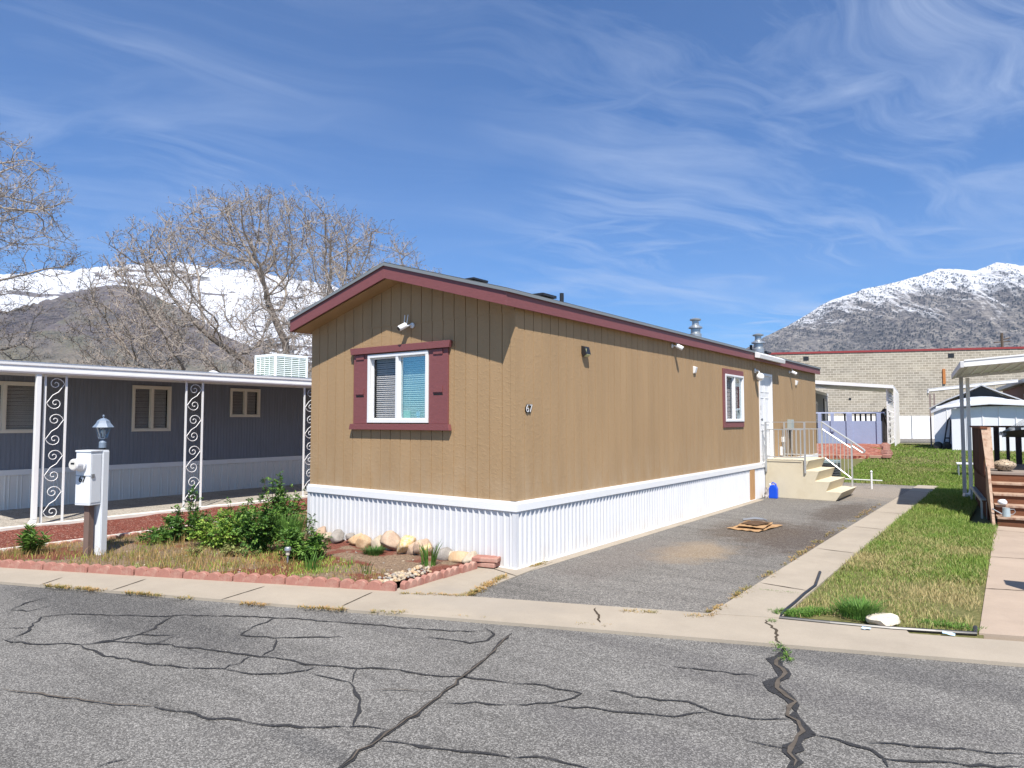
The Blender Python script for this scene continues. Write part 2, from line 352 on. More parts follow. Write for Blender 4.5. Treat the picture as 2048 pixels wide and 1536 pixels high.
def mulch(name,c1,c2,sc=60.):
    m,N,b,oc=mat0(name,.95); v=N.vor(N.scl(oc,(1,1.5,1)),sc,out='Color'); r,g,bb=N.xyz(v)
    c=N.mix(N.map(r,.1,.95),c1,c2); c=N.mix(N.map(g,.9,.99),c,(.5,.36,.28))
    k=N.math('ADD',.75,N.math('MULTIPLY',N.noise(oc,2.5,4,.6),.5))
    s=N.new('ShaderNodeVectorMath',_operation='SCALE'); N.put(s.inputs[0],c); N.put(s.inputs['Scale'],k)
    N.put(b.inputs['Base Color'],s.outputs[0]); N.put(b.inputs['Normal'],N.bump(N.vor(oc,sc),.9,.012)); return m
W['mulch']=mulch('red_lava_mulch',(.085,.022,.016),(.24,.075,.05))
W['chips']=mulch('red_wood_chips',(.16,.04,.03),(.42,.17,.11),10.)
m,N,b,oc=mat0('planter_soil',.95)
c=N.mix(N.map(N.noise(oc,45,4,.7),.35,.7),(.12,.08,.055),(.34,.25,.17))
c=N.mix(N.map(N.noise(oc,1.3,4,.6),.50,.56),c,N.mix(N.map(N.noise(oc,60,3,.6),.3,.7),(.10,.03,.022),(.24,.09,.06)))
N.put(b.inputs['Base Color'],c); N.put(b.inputs['Normal'],N.bump(N.noise(oc,60,4,.7),.9,.02)); W['soil']=m
m,N,b,oc=mat0('lawn_soil',.95)
c=N.mix(N.map(N.noise(oc,30,4,.7),.35,.7),(.075,.085,.025),(.20,.175,.075))
N.put(b.inputs['Base Color'],c); W['turf']=m
m,N,b,oc=mat0('earth',.95)
c=N.mix(N.map(N.noise(oc,.02,4,.6),.4,.6),(.12,.13,.06),(.22,.18,.11)); N.put(b.inputs['Base Color'],c); W['earth']=m
def leafy(name,cols,patch=1.,dry=None,dp=(.5,.62),rough=.5,tl=.25,ygrad=None):
    m,N,b,oc=mat0(name,rough); r=N.new('ShaderNodeNewGeometry').outputs['Random Per Island']
    c=N.ramp(r,[(i/(len(cols)-1),q) for i,q in enumerate(cols)])
    if dry is not None:
        f=N.map(N.math('ADD',N.noise(oc,patch,4,.6),N.math('MULTIPLY',N.math('SUBTRACT',r,.5),.28)),*dp)
        if ygrad: f=N.math('SUBTRACT',f,N.map(N.xyz(oc)[1],*ygrad),cl=True)
        c=N.mix(f,c,dry)
    N.put(b.inputs['Base Color'],c)
    t=N.new('ShaderNodeBsdfTranslucent'); N.put(t.inputs[0],c); mx=N.new('ShaderNodeMixShader'); mx.inputs[0].default_value=tl
    out=m.node_tree.nodes['Material Output']; N.l.new(b.outputs[0],mx.inputs[1]); N.l.new(t.outputs[0],mx.inputs[2]); N.l.new(mx.outputs[0],out.inputs[0]); return m
W['grass_front']=leafy('front_grass',[(.11,.20,.035),(.20,.30,.055),(.30,.37,.09)],.9,(.50,.41,.20),(.40,.60),ygrad=(8.,13.5,-.12,.75))
W['grass_back']=leafy('back_grass',[(.12,.21,.03),(.18,.28,.045),(.27,.34,.08)],.5,(.34,.31,.13),(.50,.72))
W['grass_dry']=leafy('dry_grass',[(.15,.17,.04),(.30,.25,.08),(.46,.32,.14)],1.2,(.50,.31,.13),(.44,.64))
W['leaf_mid']=leafy('bush_leaf_mid',[(.05,.12,.02),(.10,.21,.035),(.22,.36,.07)])
W['leaf_yel']=leafy('bush_leaf_yellow',[(.12,.22,.03),(.24,.38,.055),(.40,.50,.11)])
W['leaf_dark']=leafy('bush_leaf_dark',[(.03,.08,.018),(.06,.14,.028),(.13,.23,.06)])
W['leaf_var']=leafy('variegated_leaf',[(.10,.17,.05),(.30,.36,.12),(.52,.50,.20)])
W['iris']=leafy('iris_leaf',[(.07,.16,.03),(.13,.25,.05)])
W['stem']=M('rose_stem',(.11,.07,.035),.8)
HAZE=4.5e-5
# ------------------------------------------------------------------ ground, road, kerb, drive, lawns
U=Vector((.932,.362,0)).normalized(); Q=Vector((-U.y,U.x,0))      # along the street, and away from it
R0=Vector((-8.35,2.6,0))
def st(a,b,z=0.): v=R0+U*a+Q*b; return (v.x,v.y,z)
def grid(name,xs,ys,zf,mat,**k):
    nx,ny=len(xs),len(ys); mb=MB()
    mb.add([(x,y,zf(x,y)) for y in ys for x in xs],[(j*nx+i,j*nx+i+1,(j+1)*nx+i+1,(j+1)*nx+i) for j in range(ny-1) for i in range(nx-1)])
    return mb.build(name,mat,**k)
xs=[-9000,-3000,-800,-200,-80]+list(range(-60,41,5))+[80,200,800,3000,9000]
ys=[-3000,-500,-60]+list(range(-20,80,3))+[120,300,900,3000,9000]
grid('ground',xs,ys,lambda x,y:gz(x,y)-.06,W['earth'],kind='structure')
poly2('road',[st(-40,-9),st(45,-9),st(45,0),st(-40,0)],0,.05,W['road'],kind='structure')
road=bpy.data.objects['road']
ku=poly2('kerb',[st(-40,0),st(45,0),st(45,.53),st(8.35,.53),st(8.35,.70),st(-2.2,.70),st(-2.2,.53),st(-40,.53)],.025,.08,W['gutter'],kind='structure')
# joints and cracks of the kerb
jm=MB()
def strip_line(mb,pts,wd,z,jit=0.,wj=0.,seg=.06):
    P=[Vector((p[0],p[1],0)) for p in pts]; out=[]
    for a,b in zip(P,P[1:]):
        n=max(1,int((b-a).length/seg))
        for i in range(n): out.append(a.lerp(b,i/n))
    out.append(P[-1]); k=len(out); vs=[]
    ww=wd if callable(wd) else (lambda t:wd)
    for i,p in enumerate(out):
        t=(out[min(i+1,k-1)]-out[max(i-1,0)]).normalized(); n=Vector((-t.y,t.x,0))
        o=noise.noise(p*5.)*jit+noise.noise(p*17.+Vector((3,9,1)))*jit*.7
        w_=ww(i/max(1,k-1)); a_=w_*.5*(1+wj*noise.noise(p*11.+Vector((9,1,4)))*1.6); b_=w_*.5*(1+wj*noise.noise(p*13.+Vector((2,7,4)))*1.6)
        e=min(1,i/2.+.15,(k-1-i)/2.+.15)
        for s_ in (n*(o+a_*e),n*(o-b_*e)): vs.append((p.x+s_.x,p.y+s_.y,z))
    mb.add(vs,[(2*i+1,2*i+3,2*i+2,2*i) for i in range(k-1)])
def jline(p,q,w_=.012,jit=0.,z=.029): strip_line(jm,[G(*p),G(*q)],w_,z,jit,.5,.04)
for a_,b_ in (((78,1176),(125,1160)),((222,1187),(293,1163)),((440,1206),(530,1178)),((683,1219),(745,1190))): jline(a_,b_)
jline((1190,1222),(1197,1252),.02,.03); jline((1533,1247),(1568,1295),.02,.05)
jm.build('kerb_joint',W['joint'],ku,kind=None)
# crack sealant on the road; A = left half drawing, B = right half
RG=.006
def A(*q): return [G(x/2,1140+y/2) for x,y in q]
def B(*q): return [G(1024+x/2,1140+y/2) for x,y in q]
sm=MB()
def seal(P,wz,jit=.035,wj=.95):
    mid=P[len(P)//2]; dd=mid.dot(cf); foreshorten=1.0
    wm=wz/2*dd/FP
    dirn=(P[-1]-P[0]).normalized(); view=Vector((mid.x,mid.y,0)).normalized()
    # lines running across the view look thinner than they are
    s=abs(dirn.x*view.y-dirn.y*view.x); k=1/(max(.25,(1-s)+s*abs(EYE/dd)))
    strip_line(sm,P,max(.018,min(.17,wm*k*.98)),RG,jit,wj)
for pts,wz in ((((0,285),(160,300),(330,300),(450,288),(620,298),(820,320),(1010,342),(1110,350),(1220,378),(1400,392),(1560,400),(1700,420),(1850,430),(2048,450)),4.5),
 (((620,548),(740,575),(900,598),(1100,625),(1200,632),(1390,630)),8),(((1390,630),(1480,632),(1550,640)),5),
 (((2048,255),(1960,330),(1900,390),(1830,440),(1750,510),(1680,565),(1580,635),(1500,680),(1440,730),(1350,790),(1300,840)),15),
 (((20,285),(80,260),(125,232),(165,190),(300,178),(430,183),(700,185),(900,185),(1105,192),(1300,205),(1500,222),(1700,240),(1940,250)),2.6),
 (((0,235),(60,234),(125,232)),2.6),(((1110,192),(1060,210),(990,240),(960,262),(1100,272),(1200,270),(1385,270)),3.5),(((1110,275),(1095,310),(1060,345)),7),
 (((330,302),(400,340),(500,360),(640,385),(800,392),(900,398),(960,375),(1005,345)),4.5),(((900,400),(1000,422),(1130,415),(1230,405),(1260,388)),4),
 (((1240,425),(1330,438),(1400,450)),3),(((1400,450),(1420,470),(1440,520),(1430,570),(1410,628)),13),(((1440,395),(1425,420),(1410,450)),8),
 (((330,300),(450,282),(560,258),(700,262)),1.6),(((690,185),(600,245),(490,285)),2.5),(((620,298),(660,280),(700,262)),5),
 (((1940,235),(1975,260),(1950,285),(1880,295),(1800,282),(1700,270)),3.5),(((1790,535),(1900,535),(2048,540)),3.6),
 (((1510,690),(1640,695),(1800,720),(2048,750)),7),(((390,790),(440,775),(500,765)),8),(((40,160),(110,165),(190,150)),1.6),(((40,160),(110,135),(190,110)),1.6),(((760,378),(775,386),(740,390)),5),(((1210,375),(1240,385)),7)):
    seal(A(*pts),wz)
for pts,wz in ((((1095,315),(1050,360),(1085,385),(1080,430),(1040,455),(1100,520),(1150,570)),44),(((1150,570),(1150,620),(1180,660),(1150,720),(1130,792),(1110,860)),58),
 (((0,452),(130,465),(265,497),(210,530),(160,538),(0,540)),4.4),(((160,538),(350,562),(560,580),(740,585),(805,572)),5),(((370,480),(540,515),(700,535),(805,572),(960,590),(1115,605)),5.5),
 (((1195,662),(1290,680),(1420,730),(1480,760),(1520,792)),12),(((935,685),(1030,705),(1120,712)),6),(((1420,695),(1600,710),(1750,725),(2048,735)),4),(((1480,760),(1700,770),(2048,785)),6),
 (((0,750),(150,760),(330,790)),8),(((640,388),(760,405),(985,430)),1.6)):
    seal(B(*pts),wz,.05)
sm.build('crack_sealant',W['seal'],road)
sm=MB()
strip_line(sm,A((0,480),(120,497),(300,520),(480,545),(620,548)),.012,RG+.004,.03,.8)
strip_line(sm,A((1440,490),(1560,480),(1760,490)),.008,RG+.004,.03,.8)
strip_line(sm,B((1095,320),(1070,370),(1090,400),(1060,460),(1110,530),(1120,590),(1160,650),(1140,720),(1125,792)),.022,RG+.004,.05,.9)
strip_line(sm,A((2040,262),(1960,335),(1900,392),(1830,445),(1750,512),(1680,567),(1580,635),(1440,728),(1360,790)),.01,RG+.004,.03,.9)
sm.build('open_crack',W['crackline'],road)
XK=G(0,1065).x; XE=G(0,1112).x; XNW=-15.0
XL,XR,Y0,Y1,XM=-8.12,-4.53,6.18,19.9,-6.325
# our driveway, strips, pads
P1=gp(930,1197); P2=gp(1417,1235)
poly2('driveway',[(P1[0],P1[1]+.02),(P2[0],P2[1]+.02),(-2.2,10),(-2.2,19.9),(-4.6,19.9),(-4.6,6.9)],.012,.05,W['drive'],kind='structure')
a_=gp(805,1190); poly2('concrete_pad',[(a_[0]-.12,a_[1]-.06),(P1[0],P1[1]),(-4.42,6.75),(-4.7,6.75),(-5.25,6.2)],.022,.06,W['gutter'],kind='structure')
mb=MB(); strip_line(mb,[G(960,1133),G(1037,1158)],.012,.0265,.0); mb.build('pad_joint',W['joint'],bpy.data.objects['concrete_pad'])
poly2('skirt_footing',[(-4.7,6.02),(-4.36,6.02),(-4.36,14.6),(-4.7,14.6)],.016,.05,W['gutter'],kind='structure')
S1=gp(1560,1244)
sp_=poly2('concrete_strip',[(P2[0]+.0,P2[1]+.02),(S1[0],S1[1]+.02),(-1.70,9),(-1.76,20),(-2.2,20),(-2.2,10)],.03,.08,W['strip'],kind='structure')
mb=MB()
for y in (7.05,9.35,11.6,13.7,15.8,18.):
    strip_line(mb,[(-2.18+(.0 if y>8 else 0),y+.03),(-1.70,y-.03)],.016,.0345,.01,.5)
mb.build('strip_joint',W['joint'],sp_)
# lawn between drive and neighbour's path, and the back lawn that rises away from the street
F0=gp(1952,1272)
poly2('lawn_soil',[(S1[0]-.1,S1[1]-.06),(F0[0]+.05,F0[1]-.16),(-.36,13.0),(-.8,13.0),(-.8,20),(-1.74,20),(-1.68,9)],.012,.05,W['turf'],kind='structure')
xs=[-8.1+i*.8 for i in range(24)]; ys=[19.95+i*.8 for i in range(24)]
grid('back_lawn',xs,ys,lambda x,y:gz(x,y)+.0,W['turf'],kind='structure')
poly2('garden_path',[(F0[0]+.02,F0[1]+.0),(6,F0[1]+(6-F0[0])*.3884),(6,13.05),(-.42,13.05)],.025,.07,W['path'],kind='structure')
mb=MB(); ga=bpy.data.objects['garden_path']
for px1,py1,px2,py2 in ((1955,1182,2048,1187),(1966,1117,2048,1123),(1962,1062,2048,1071)):
    strip_line(mb,[G(px1,py1),G(px2+60,py2+3)],.014,.0295,.01,.6)
mb.build('path_joint',W['joint'],ga)
# the lane in front of the block wall
V2=Vector((-8.5,66.5,0))
poly2('back_lane',[tuple((V2+U*-30-Q*9)),tuple((V2+U*45-Q*9)),tuple(V2+U*45),tuple(V2+U*-30)],.085,.1,W['drive'],kind='structure')
# neighbour's side: driveway, white kerb, red mulch
poly2('neighbour_driveway',[(XNW-.02,2.05),(XK-.12,3.2),(XK-.12,30),(XNW-.02,30)],.01,.05,W['aggregate'],kind='structure')
kb=poly2('white_kerb',[(XK-.12,3.1),(XK+.04,3.1),(XK+.04,30),(XK-.12,30)],.06,.1,W['white_kerb'],kind='structure')
mb=MB(); xs=[XK+.04+i*(XE-XK-.02)/14 for i in range(15)]; ys=[2.2+i*.35 for i in range(70)]
grid('red_mulch',xs,ys,lambda x,y:.02+.03*noise.noise(Vector((x*3,y*3,0)))+.015*noise.noise(Vector((x*11,y*11,0))),W['mulch'],kind='structure')
# planter soil
E0=gp(0,1140); E9=gp(790,1189); SB=(E9[1]-E0[1])/(E9[0]-E0[0])
def front_y(x): return E0[1]+.07+(x-E0[0])*SB
xs=[-10.1+i*.14 for i in range(38)]; mb=MB(); n=0; vs=[];fs=[]
ny=26
for i,x in enumerate(xs):
    y0=front_y(x) if x>E0[0]-2 else front_y(E0[0]-2); y1=6.3 if x>XL-.05 else 9.
    y1=max(y1,y0+.1) if x<-4.98 else 6.1
    for j in range(ny):
        y=y0+(y1-y0)*j/(ny-1); vs.append((x,y,.045+.03*noise.noise(Vector((x*1.6,y*1.6,2)))+.012*noise.noise(Vector((x*9,y*9,2)))))
for i in range(len(xs)-1):
    for j in range(ny-1):
        if xs[i+1]>-4.95: continue
        fs.append((i*ny+j,(i+1)*ny+j,(i+1)*ny+j+1,i*ny+j+1))
mb.add(vs,fs); mb.build('planter_soil',W['soil'],kind='structure')
def soil_z(x,y): return .045+.03*noise.noise(Vector((x*1.6,y*1.6,2)))
# ------------------------------------------------------------------ tan mobile home
HB=.645   # skirt top
home=thing('mobile_home','tan grooved-siding mobile home with maroon trim, white ribbed skirt and number 67','mobile home',(XM,(Y0+Y1)/2,0))
EX,OV=.075,.28
def rz(x): return 2.885+.28*((XR+EX)-x if x>XM else x-(XL-EX))     # underside of the roof
WIN=(-6.905,-5.825,1.615,2.50)
sw=(12.83,13.86,1.62,2.52); dr=(14.93,15.86,.72,2.66)
mb=MB()
prof=rep(XR-XL,.178,GROOVE)
hh=[(WIN[0]-XL+.03,WIN[1]-XL-.03,WIN[2]+.03,WIN[3]-.03)]
panel(mb,(XL,Y0,0),(1,0,0),(0,-1,0),prof,.70,lambda u:2.86,hh)
prof2=[(u,o+.006) for u,o in prof]
panel(mb,(XL,Y0,0),(1,0,0),(0,-1,0),prof2,2.863,lambda u:rz(XL+u)+.02)
mb.box((XL,Y0-.004,2.855),(XR,Y0+.0,2.8645))
pr=rep(Y1-Y0,.178,GROOVE)
panel(mb,(XR,Y0,0),(0,1,0),(1,0,0),pr,.70,lambda u:2.93,[(sw[0]-Y0+.03,sw[1]-Y0-.03,sw[2]+.03,sw[3]-.03),(dr[0]-Y0+.02,dr[1]-Y0-.02,dr[2],dr[3]-.03)])
panel(mb,(XL,Y0,0),(0,1,0),(-1,0,0),pr,.70,lambda u:2.93)
panel(mb,(XL,Y1,0),(1,0,0),(0,1,0),prof,.70,lambda u:rz(XL+u)+.02)
mb.build('wall',W['tan'],home)
mb=MB(); mb.box((XR-.002,Y0-.004,.76),(XR+.006,Y0+.035,2.9)); mb.box((XR-.06,Y0-.012,.76),(XR+.0055,Y0-.0045,2.88)); mb.build('corner_trim',W['tan'],home)
# floor + ceiling keep light out of the shell
mb=MB(); mb.box((XL+.03,Y0+.25,.6),(XR-.03,Y1-.05,.66)); mb.box((XL+.03,Y0+.03,2.78),(XR-.03,Y1-.05,2.8)); mb.box((XL+.03,Y0+.45,.66),(XR-.03,Y0+.47,2.78)); mb.box((XR-.5,Y0+.5,.66),(XR-.48,Y1-.05,2.78)); mb.build('interior',W['dark'],home)
# roof
ya,yb=Y0-OV,Y1+.12
mb=MB()
for s in (1,-1):
    xe=XR+EX if s>0 else XL-EX
    p=[(XM,ya+.03,rz(XM)),(xe,ya+.03,rz(xe)),(xe,ya+.03,rz(xe)+.012),(XM,ya+.03,rz(XM)+.012)]
    mb.prism(p,(0,yb-ya-.05,0))
mb.build('soffit',W['tan'],home)
roof=None; mb=MB()
TH=.165
for s in (1,-1):
    xe=XR+EX+.035 if s>0 else XL-EX-.035
    zt=rz(XR+EX)+TH-.28*.035
    p=[(XM,ya-.035,rz(XM)+TH+.004),(xe,ya-.035,zt+.004),(xe,ya-.035,zt+.030),(XM,ya-.035,rz(XM)+TH+.035)]
    mb.prism(p,(0,yb-ya+.06,0))
roof=mb.build('roof',W['shingle'],home)
mb=MB()
for s in (1,-1):
    xe=XR+EX+.038 if s>0 else XL-EX-.038
    zt=rz(XR+EX)+TH-.28*.038
    p=[(XM,ya-.042,rz(XM)+TH-.012),(xe,ya-.042,zt-.012),(xe,ya-.042,zt+.022),(XM,ya-.042,rz(XM)+TH+.025)]
    mb.prism(p,(0,.006,0))
    x0,x1=(xe,xe+.006) if s>0 else (xe-.006,xe)
    mb.box((x0,ya-.040,zt-.012),(x1,yb+.02,zt+.022))
mb.build('drip_edge',W['drip'],home)
mb=MB()
for s in (1,-1):
    xe=XR+EX+.022 if s>0 else XL-EX-.022
    p=[(XM,ya-.022,rz(XM)-.003),(xe,ya-.022,rz(XR+EX)-.006),(xe,ya-.022,rz(XR+EX)+TH-.008),(XM,ya-.022,rz(XM)+TH+.002)]
    mb.prism(p,(0,.022,0))
    x0,x1=(XR+EX,XR+EX+.020) if s>0 else (XL-EX-.020,XL-EX)
    mb.box((x0,ya+.002,rz(XR+EX)-.004),(x1,yb,rz(XR+EX)+TH-.008))
    p=[(XM,yb,rz(XM)-.003),(xe,yb,rz(XR+EX)-.006),(xe,yb,rz(XR+EX)+TH-.008),(XM,yb,rz(XM)+TH+.002)]
    mb.prism(p,(0,.02,0))
mb.build('fascia',W['maroon'],home,bev=.002)
# skirting
mb=MB(); pk=rep(XR-XL-.05,.088,RIB); ps=rep(14.15-Y0,.088,RIB)
panel(mb,(XL+.025,Y0-.004,0),(1,0,0),(0,-1,0),pk,.01,lambda u:HB+.02)
panel(mb,(XR+.004,Y0+.03,0),(0,1,0),(1,0,0),ps,.01,lambda u:HB+.02)
panel(mb,(XR+.004,14.50,0),(0,1,0),(1,0,0),rep(Y1-14.5,.088,RIB),.01,lambda u:HB+.02)
panel(mb,(XL-.004,Y0+.03,0),(0,1,0),(-1,0,0),rep(Y1-Y0-.03,.088,RIB),.01,lambda u:HB+.02)
mb.box((XR-.03,Y0-.022,.012),(XR+.022,Y0+.03,HB+.01)); mb.box((XL-.022,Y0-.022,.012),(XL+.03,Y0+.03,HB+.01))
W['skirt_dirty']=M('white_ribbed_skirt',(.60,.61,.63),.36,var=.09,vs=5,stretch=(1.5,1.5,.35),fine=.02)
N,b=getN(W['skirt_dirty']); oc=N.new('ShaderNodeTexCoord').outputs['Object']; x,y,z=N.xyz(oc)
h=N.math('ADD',x,y); f=N.math('MULTIPLY',N.map(z,.02,.26,1.,0.),N.map(N.noise(N.vec(N.math('MULTIPLY',h,5),0.,N.math('MULTIPLY',z,2.)),1.,4,.6),.42,.7))
far=N.map(y,0.,5.,.6,1.)
src=b.inputs['Base Color'].links[0].from_socket; N.put(b.inputs['Base Color'],N.mix(N.math('MULTIPLY',N.math('MULTIPLY',f,far),.75),src,(.50,.38,.22)))
mb.build('skirt',W['skirt_dirty'],home)
mb=MB()
for (a,c) in (((XL-.03,Y0-.035),(XR+.035,Y0-.004)),((XR+.004,Y0-.004),(XR+.035,Y1)),((XL-.03,Y0-.004),(XL-.004,Y1))):
    mb.box((a[0],a[1],HB-.002),(c[0],c[1],.728)); 
mb.box((XL-.02,Y0-.022,.728),(XR+.022,Y0-.0,.752)); mb.box((XR+.0,Y0-.0,.728),(XR+.022,Y1,.752))
mb.box((XL-.012,Y0-.032,.012),(XR+.032,Y0-.004,.03)); mb.box((XR+.004,Y0-.004,.012),(XR+.032,14.5,.03))
mb.build('skirt_rail',W['white_trim'],home,bev=.003)
mb=MB(); mb.box((XR-.005,14.19,.005),(XR+.03,14.47,.64)); mb.build('wood_panel',W['plywood'],home,bev=.003,label='bare wood board closing a gap in the white skirt')
# gable window with shutters
def window(parent,axis,w_,plane,out,frame=.045,bars=1,ivory=False,blinds=True,screen=0,fm='white_trim',gm='glass',ft=.03):
    # w_=(a0,a1,z0,z1) along the wall; plane= wall coordinate; out=+-1 outward sign
    a0,a1,z0,z1=w_; mid=(a0+a1)/2
    def bx(mb,u0,u1,v0,v1,d0,d1):
        if axis=='x': mb.box((u0,plane+out*d0,v0),(u1,plane+out*d1,v1))
        else: mb.box((plane+out*d0,u0,v0),(plane+out*d1,u1,v1))
    fr=MB(); f=frame
    bx(fr,a0,a1,z0,z0+f,-.05,ft); bx(fr,a0,a1,z1-f,z1,-.05,ft); bx(fr,a0,a0+f,z0+f,z1-f,-.05,ft-.001); bx(fr,a1-f,a1,z0+f,z1-f,-.05,ft-.001)
    bx(fr,mid-f*.5,mid+f*.5,z0+f,z1-f,-.05,ft-.004)
    s=.018
    for (u0,u1,dd) in ((a0+f,mid-f*.5,-.012),(mid+f*.5,a1-f,.004)):
        bx(fr,u0,u1,z0+f,z0+f+s,dd-.02,dd+.008); bx(fr,u0,u1,z1-f-s,z1-f,dd-.02,dd+.008); bx(fr,u0,u0+s,z0+f+s,z1-f-s,dd-.02,dd+.007); bx(fr,u1-s,u1,z0+f+s,z1-f-s,dd-.02,dd+.007)
    fo=fr.build('window_frame',W[fm],parent,bev=.0025)
    for k,(u0,u1,dd) in enumerate(((a0+f+s,mid-f*.5-s,-.02),(mid+f*.5+s,a1-f-s,-.006))):
        g=MB(); bx(g,u0,u1,z0+f+s,z1-f-s,dd-.003,dd); g.build('pane',W['screen'] if k==screen else W[gm],fo)
    if blinds:
        g=MB(); n=int((z1-z0-2*f)/.026)
        for i in range(n):
            z=z0+f+.02+i*.026; j=.0015*math.sin(i*2.3)
            for (u0,u1) in ((a0+f+.012,mid-.01),(mid+.01,a1-f-.012)):
                if axis=='x': g.obox(((u0+u1)/2,plane-out*.075,z+j),((u1-u0)/2,0,0),(0,out*.0065,-.0100),(0,.0004,.0006))
                else: g.obox((plane-out*.075,(u0+u1)/2,z+j),(0,(u1-u0)/2,0),(out*.0065,0,-.0100),(.0004,0,.0006))
        for u in (a0+.22*(a1-a0),a0+.42*(a1-a0),a0+.62*(a1-a0),a0+.85*(a1-a0)): bx(g,u-.001,u+.001,z0+f,z1-f,-.065,-.067)
        g.build('blind',W['slat'],fo)
    return fo
win=window(home,'x',WIN,Y0,-1,.042,screen=0,gm='glass_blue',ft=.045)
g=MB(); g.box((-6.33,Y0+.05,1.665),(-6.21,Y0+.055,1.77)); g.build('note',M('pale_green_note',(.62,.80,.66),.6),win)
g=MB(); g.lathe((-6.05,Y0+.035,1.725),[(.001,0),(.034,0),(.038,.006),(.034,.012),(.001,.012)],8,axis=(0,-1,0)); g.box((-6.075,Y0+.03,1.665),(-6.025,Y0+.04,1.69)); g.build('sticker',M('pale_blue_sticker',(.60,.68,.85),.5),win)
mb=MB(); mb.prism([(-7.215,Y0-.012,2.515),(-5.47,Y0-.012,2.515),(-5.45,Y0-.012,2.60),(-7.235,Y0-.012,2.60)],(0,-.05,0)); mb.build('window_header',W['maroon'],home,bev=.003)
mb=MB(); mb.prism([(-7.24,Y0-.012,1.525),(-5.455,Y0-.012,1.525),(-5.475,Y0-.012,1.60),(-7.22,Y0-.012,1.60)],(0,-.05,0)); mb.build('window_sill',W['maroon'],home,bev=.003)
for x0,x1 in ((-7.19,-6.91),(-5.82,-5.51)):
    sh=MB(); sh.box((x0,Y0-.003,1.603),(x1,Y0-.028,2.512)); sh=sh.build('shutter',W['maroon'],home,bev=.002)
    q=MB(); xa,xb=(x0+.055,x1-.075) if x0<-6.5 else (x0+.08,x1-.08)
    for z,hh_ in ((2.445,.06),(1.985,.075)): q=MB(); q.box((xa,Y0-.0285,z),(xb,Y0-.040,z+hh_)); q.build('louvre_block',W['maroon'],sh,bev=.002)
    q=MB()
    for z in (2.478,1.965): q=MB(); q.box((xa,Y0-.0284,z-.016),(xb,Y0-.0292,z+.004)); q.build('slot',W['dark'],sh)
# side window and door
sw_o=window(home,'y',sw,XR,1,.035,screen=0,ft=.035)
mb=MB(); y0,y1,z0,z1=sw
mb.box((XR+.002,y0-.11,z1+.002),(XR+.022,y1+.02,z1+.10)); mb.box((XR+.002,y0-.11,z0-.11),(XR+.022,y1+.02,z0-.002)); mb.box((XR+.002,y0-.11,z0-.0),(XR+.021,y0-.001,z1+.0)); mb.build('window_trim',W['maroon'],home,bev=.002)
d0,d1,dz0,dz1=dr
mb=MB(); mb.box((XR-.06,d0+.05,dz0+.03),(XR-.03,d1-.05,dz1-.05)); door=mb.build('door',W['white_trim'],home)
mb=MB(); dw=d1-d0-.1
for (u0,u1) in ((.10,.45),(.55,.90)):
    for (v0,v1) in ((.06,.36),(.42,.74),(.80,.94)):
        ya_,yb_=d0+.05+u0*dw,d0+.05+u1*dw; za_,zb_=dz0+.05+v0*1.85,dz0+.05+v1*1.85
        for q in (((ya_,za_),(yb_,za_+.02)),((ya_,zb_-.02),(yb_,zb_)),((ya_,za_+.02),(ya_+.02,zb_-.02)),((yb_-.02,za_+.02),(yb_,zb_-.02))):
            mb.box((XR-.0301,q[0][0],q[0][1]),(XR-.022,q[1][0],q[1][1]))
mb.build('door_panel',W['white_trim'],door,bev=.003)
mb=MB(); mb.lathe((XR-.03,d0+.14,1.66),[(.012,0),(.012,.03),(.028,.035),(.03,.055),(.012,.065)],14,axis=(1,0,0)); mb.build('handle',W['steel'],door,smooth=False)
mb=MB(); mb.box((XR-.0301,d0+.10,1.86),(XR-.015,d0+.19,1.96)); mb.lathe((XR-.03,d0+.14,1.78),[(.025,0),(.025,.02),(.01,.022)],12,axis=(1,0,0)); mb.build('lock',W['black'],door)
mb=MB(); mb.box((XR-.06,d0,dz0+.03),(XR+.02,d0+.05,dz1)); mb.box((XR-.06,d1-.05,dz0+.03),(XR+.02,d1,dz1)); mb.box((XR-.06,d0+.05,dz1-.05),(XR+.0195,d1-.05,dz1)); mb.box((XR-.06,d0,dz0),(XR+.04,d1,dz0+.03)); mb.build('door_frame',W['white_trim'],home,bev=.002)
mb=MB(); gx=XR+EX+.035
mb.prism([(gx,14.35,2.935),(gx+.10,14.35,2.92),(gx+.115,14.35,3.0),(gx+.02,14.35,3.05),(gx,14.35,3.05)],(0,1.85,0)); mb.build('rain_deflector',W['tray'],home,bev=.003)
# security cameras, lights, sensors
def camera_fix(pos,outd,side):
    o=Vector(pos); outd=Vector(outd); side=Vector(side); mb=MB()
    mb.lathe(o,[(.035,0),(.035,.015),(.015,.02)],14,axis=outd); mb.tube([o+outd*.015,o+outd*.05,o+outd*.06-side*.045+Vector((0,0,-.012))],.010,8)
    c=o+outd*.10-side*.075+Vector((0,0,-.02)); ax=(outd*.8-side*.25+Vector((0,0,-.45))).normalized()
    mb.lathe(c-ax*.06,[(.02,0),(.036,.01),(.036,.11),(.030,.12)],14,axis=ax)
    for k in (-.022,.022): mb.tube([c-ax*.045+side*k+Vector((0,0,.02)),c-ax*.06+side*k*1.3+Vector((0,0,.125))],[.006,.005],6)
    cmo=mb.build('security_camera',W['white_trim'],home)
    mb=MB(); mb.lathe(c+ax*.0605,[(.027,0),(.026,.004)],14,axis=ax); mb.build('lens',W['black'],cmo)
camera_fix((-6.12,Y0-.008,2.83),(0,-1,0),(1,0,0)); camera_fix((XR+.006,10.42,2.84),(1,0,0),(0,-1,0)); camera_fix((XR+.006,17.3,2.80),(1,0,0),(0,-1,0))
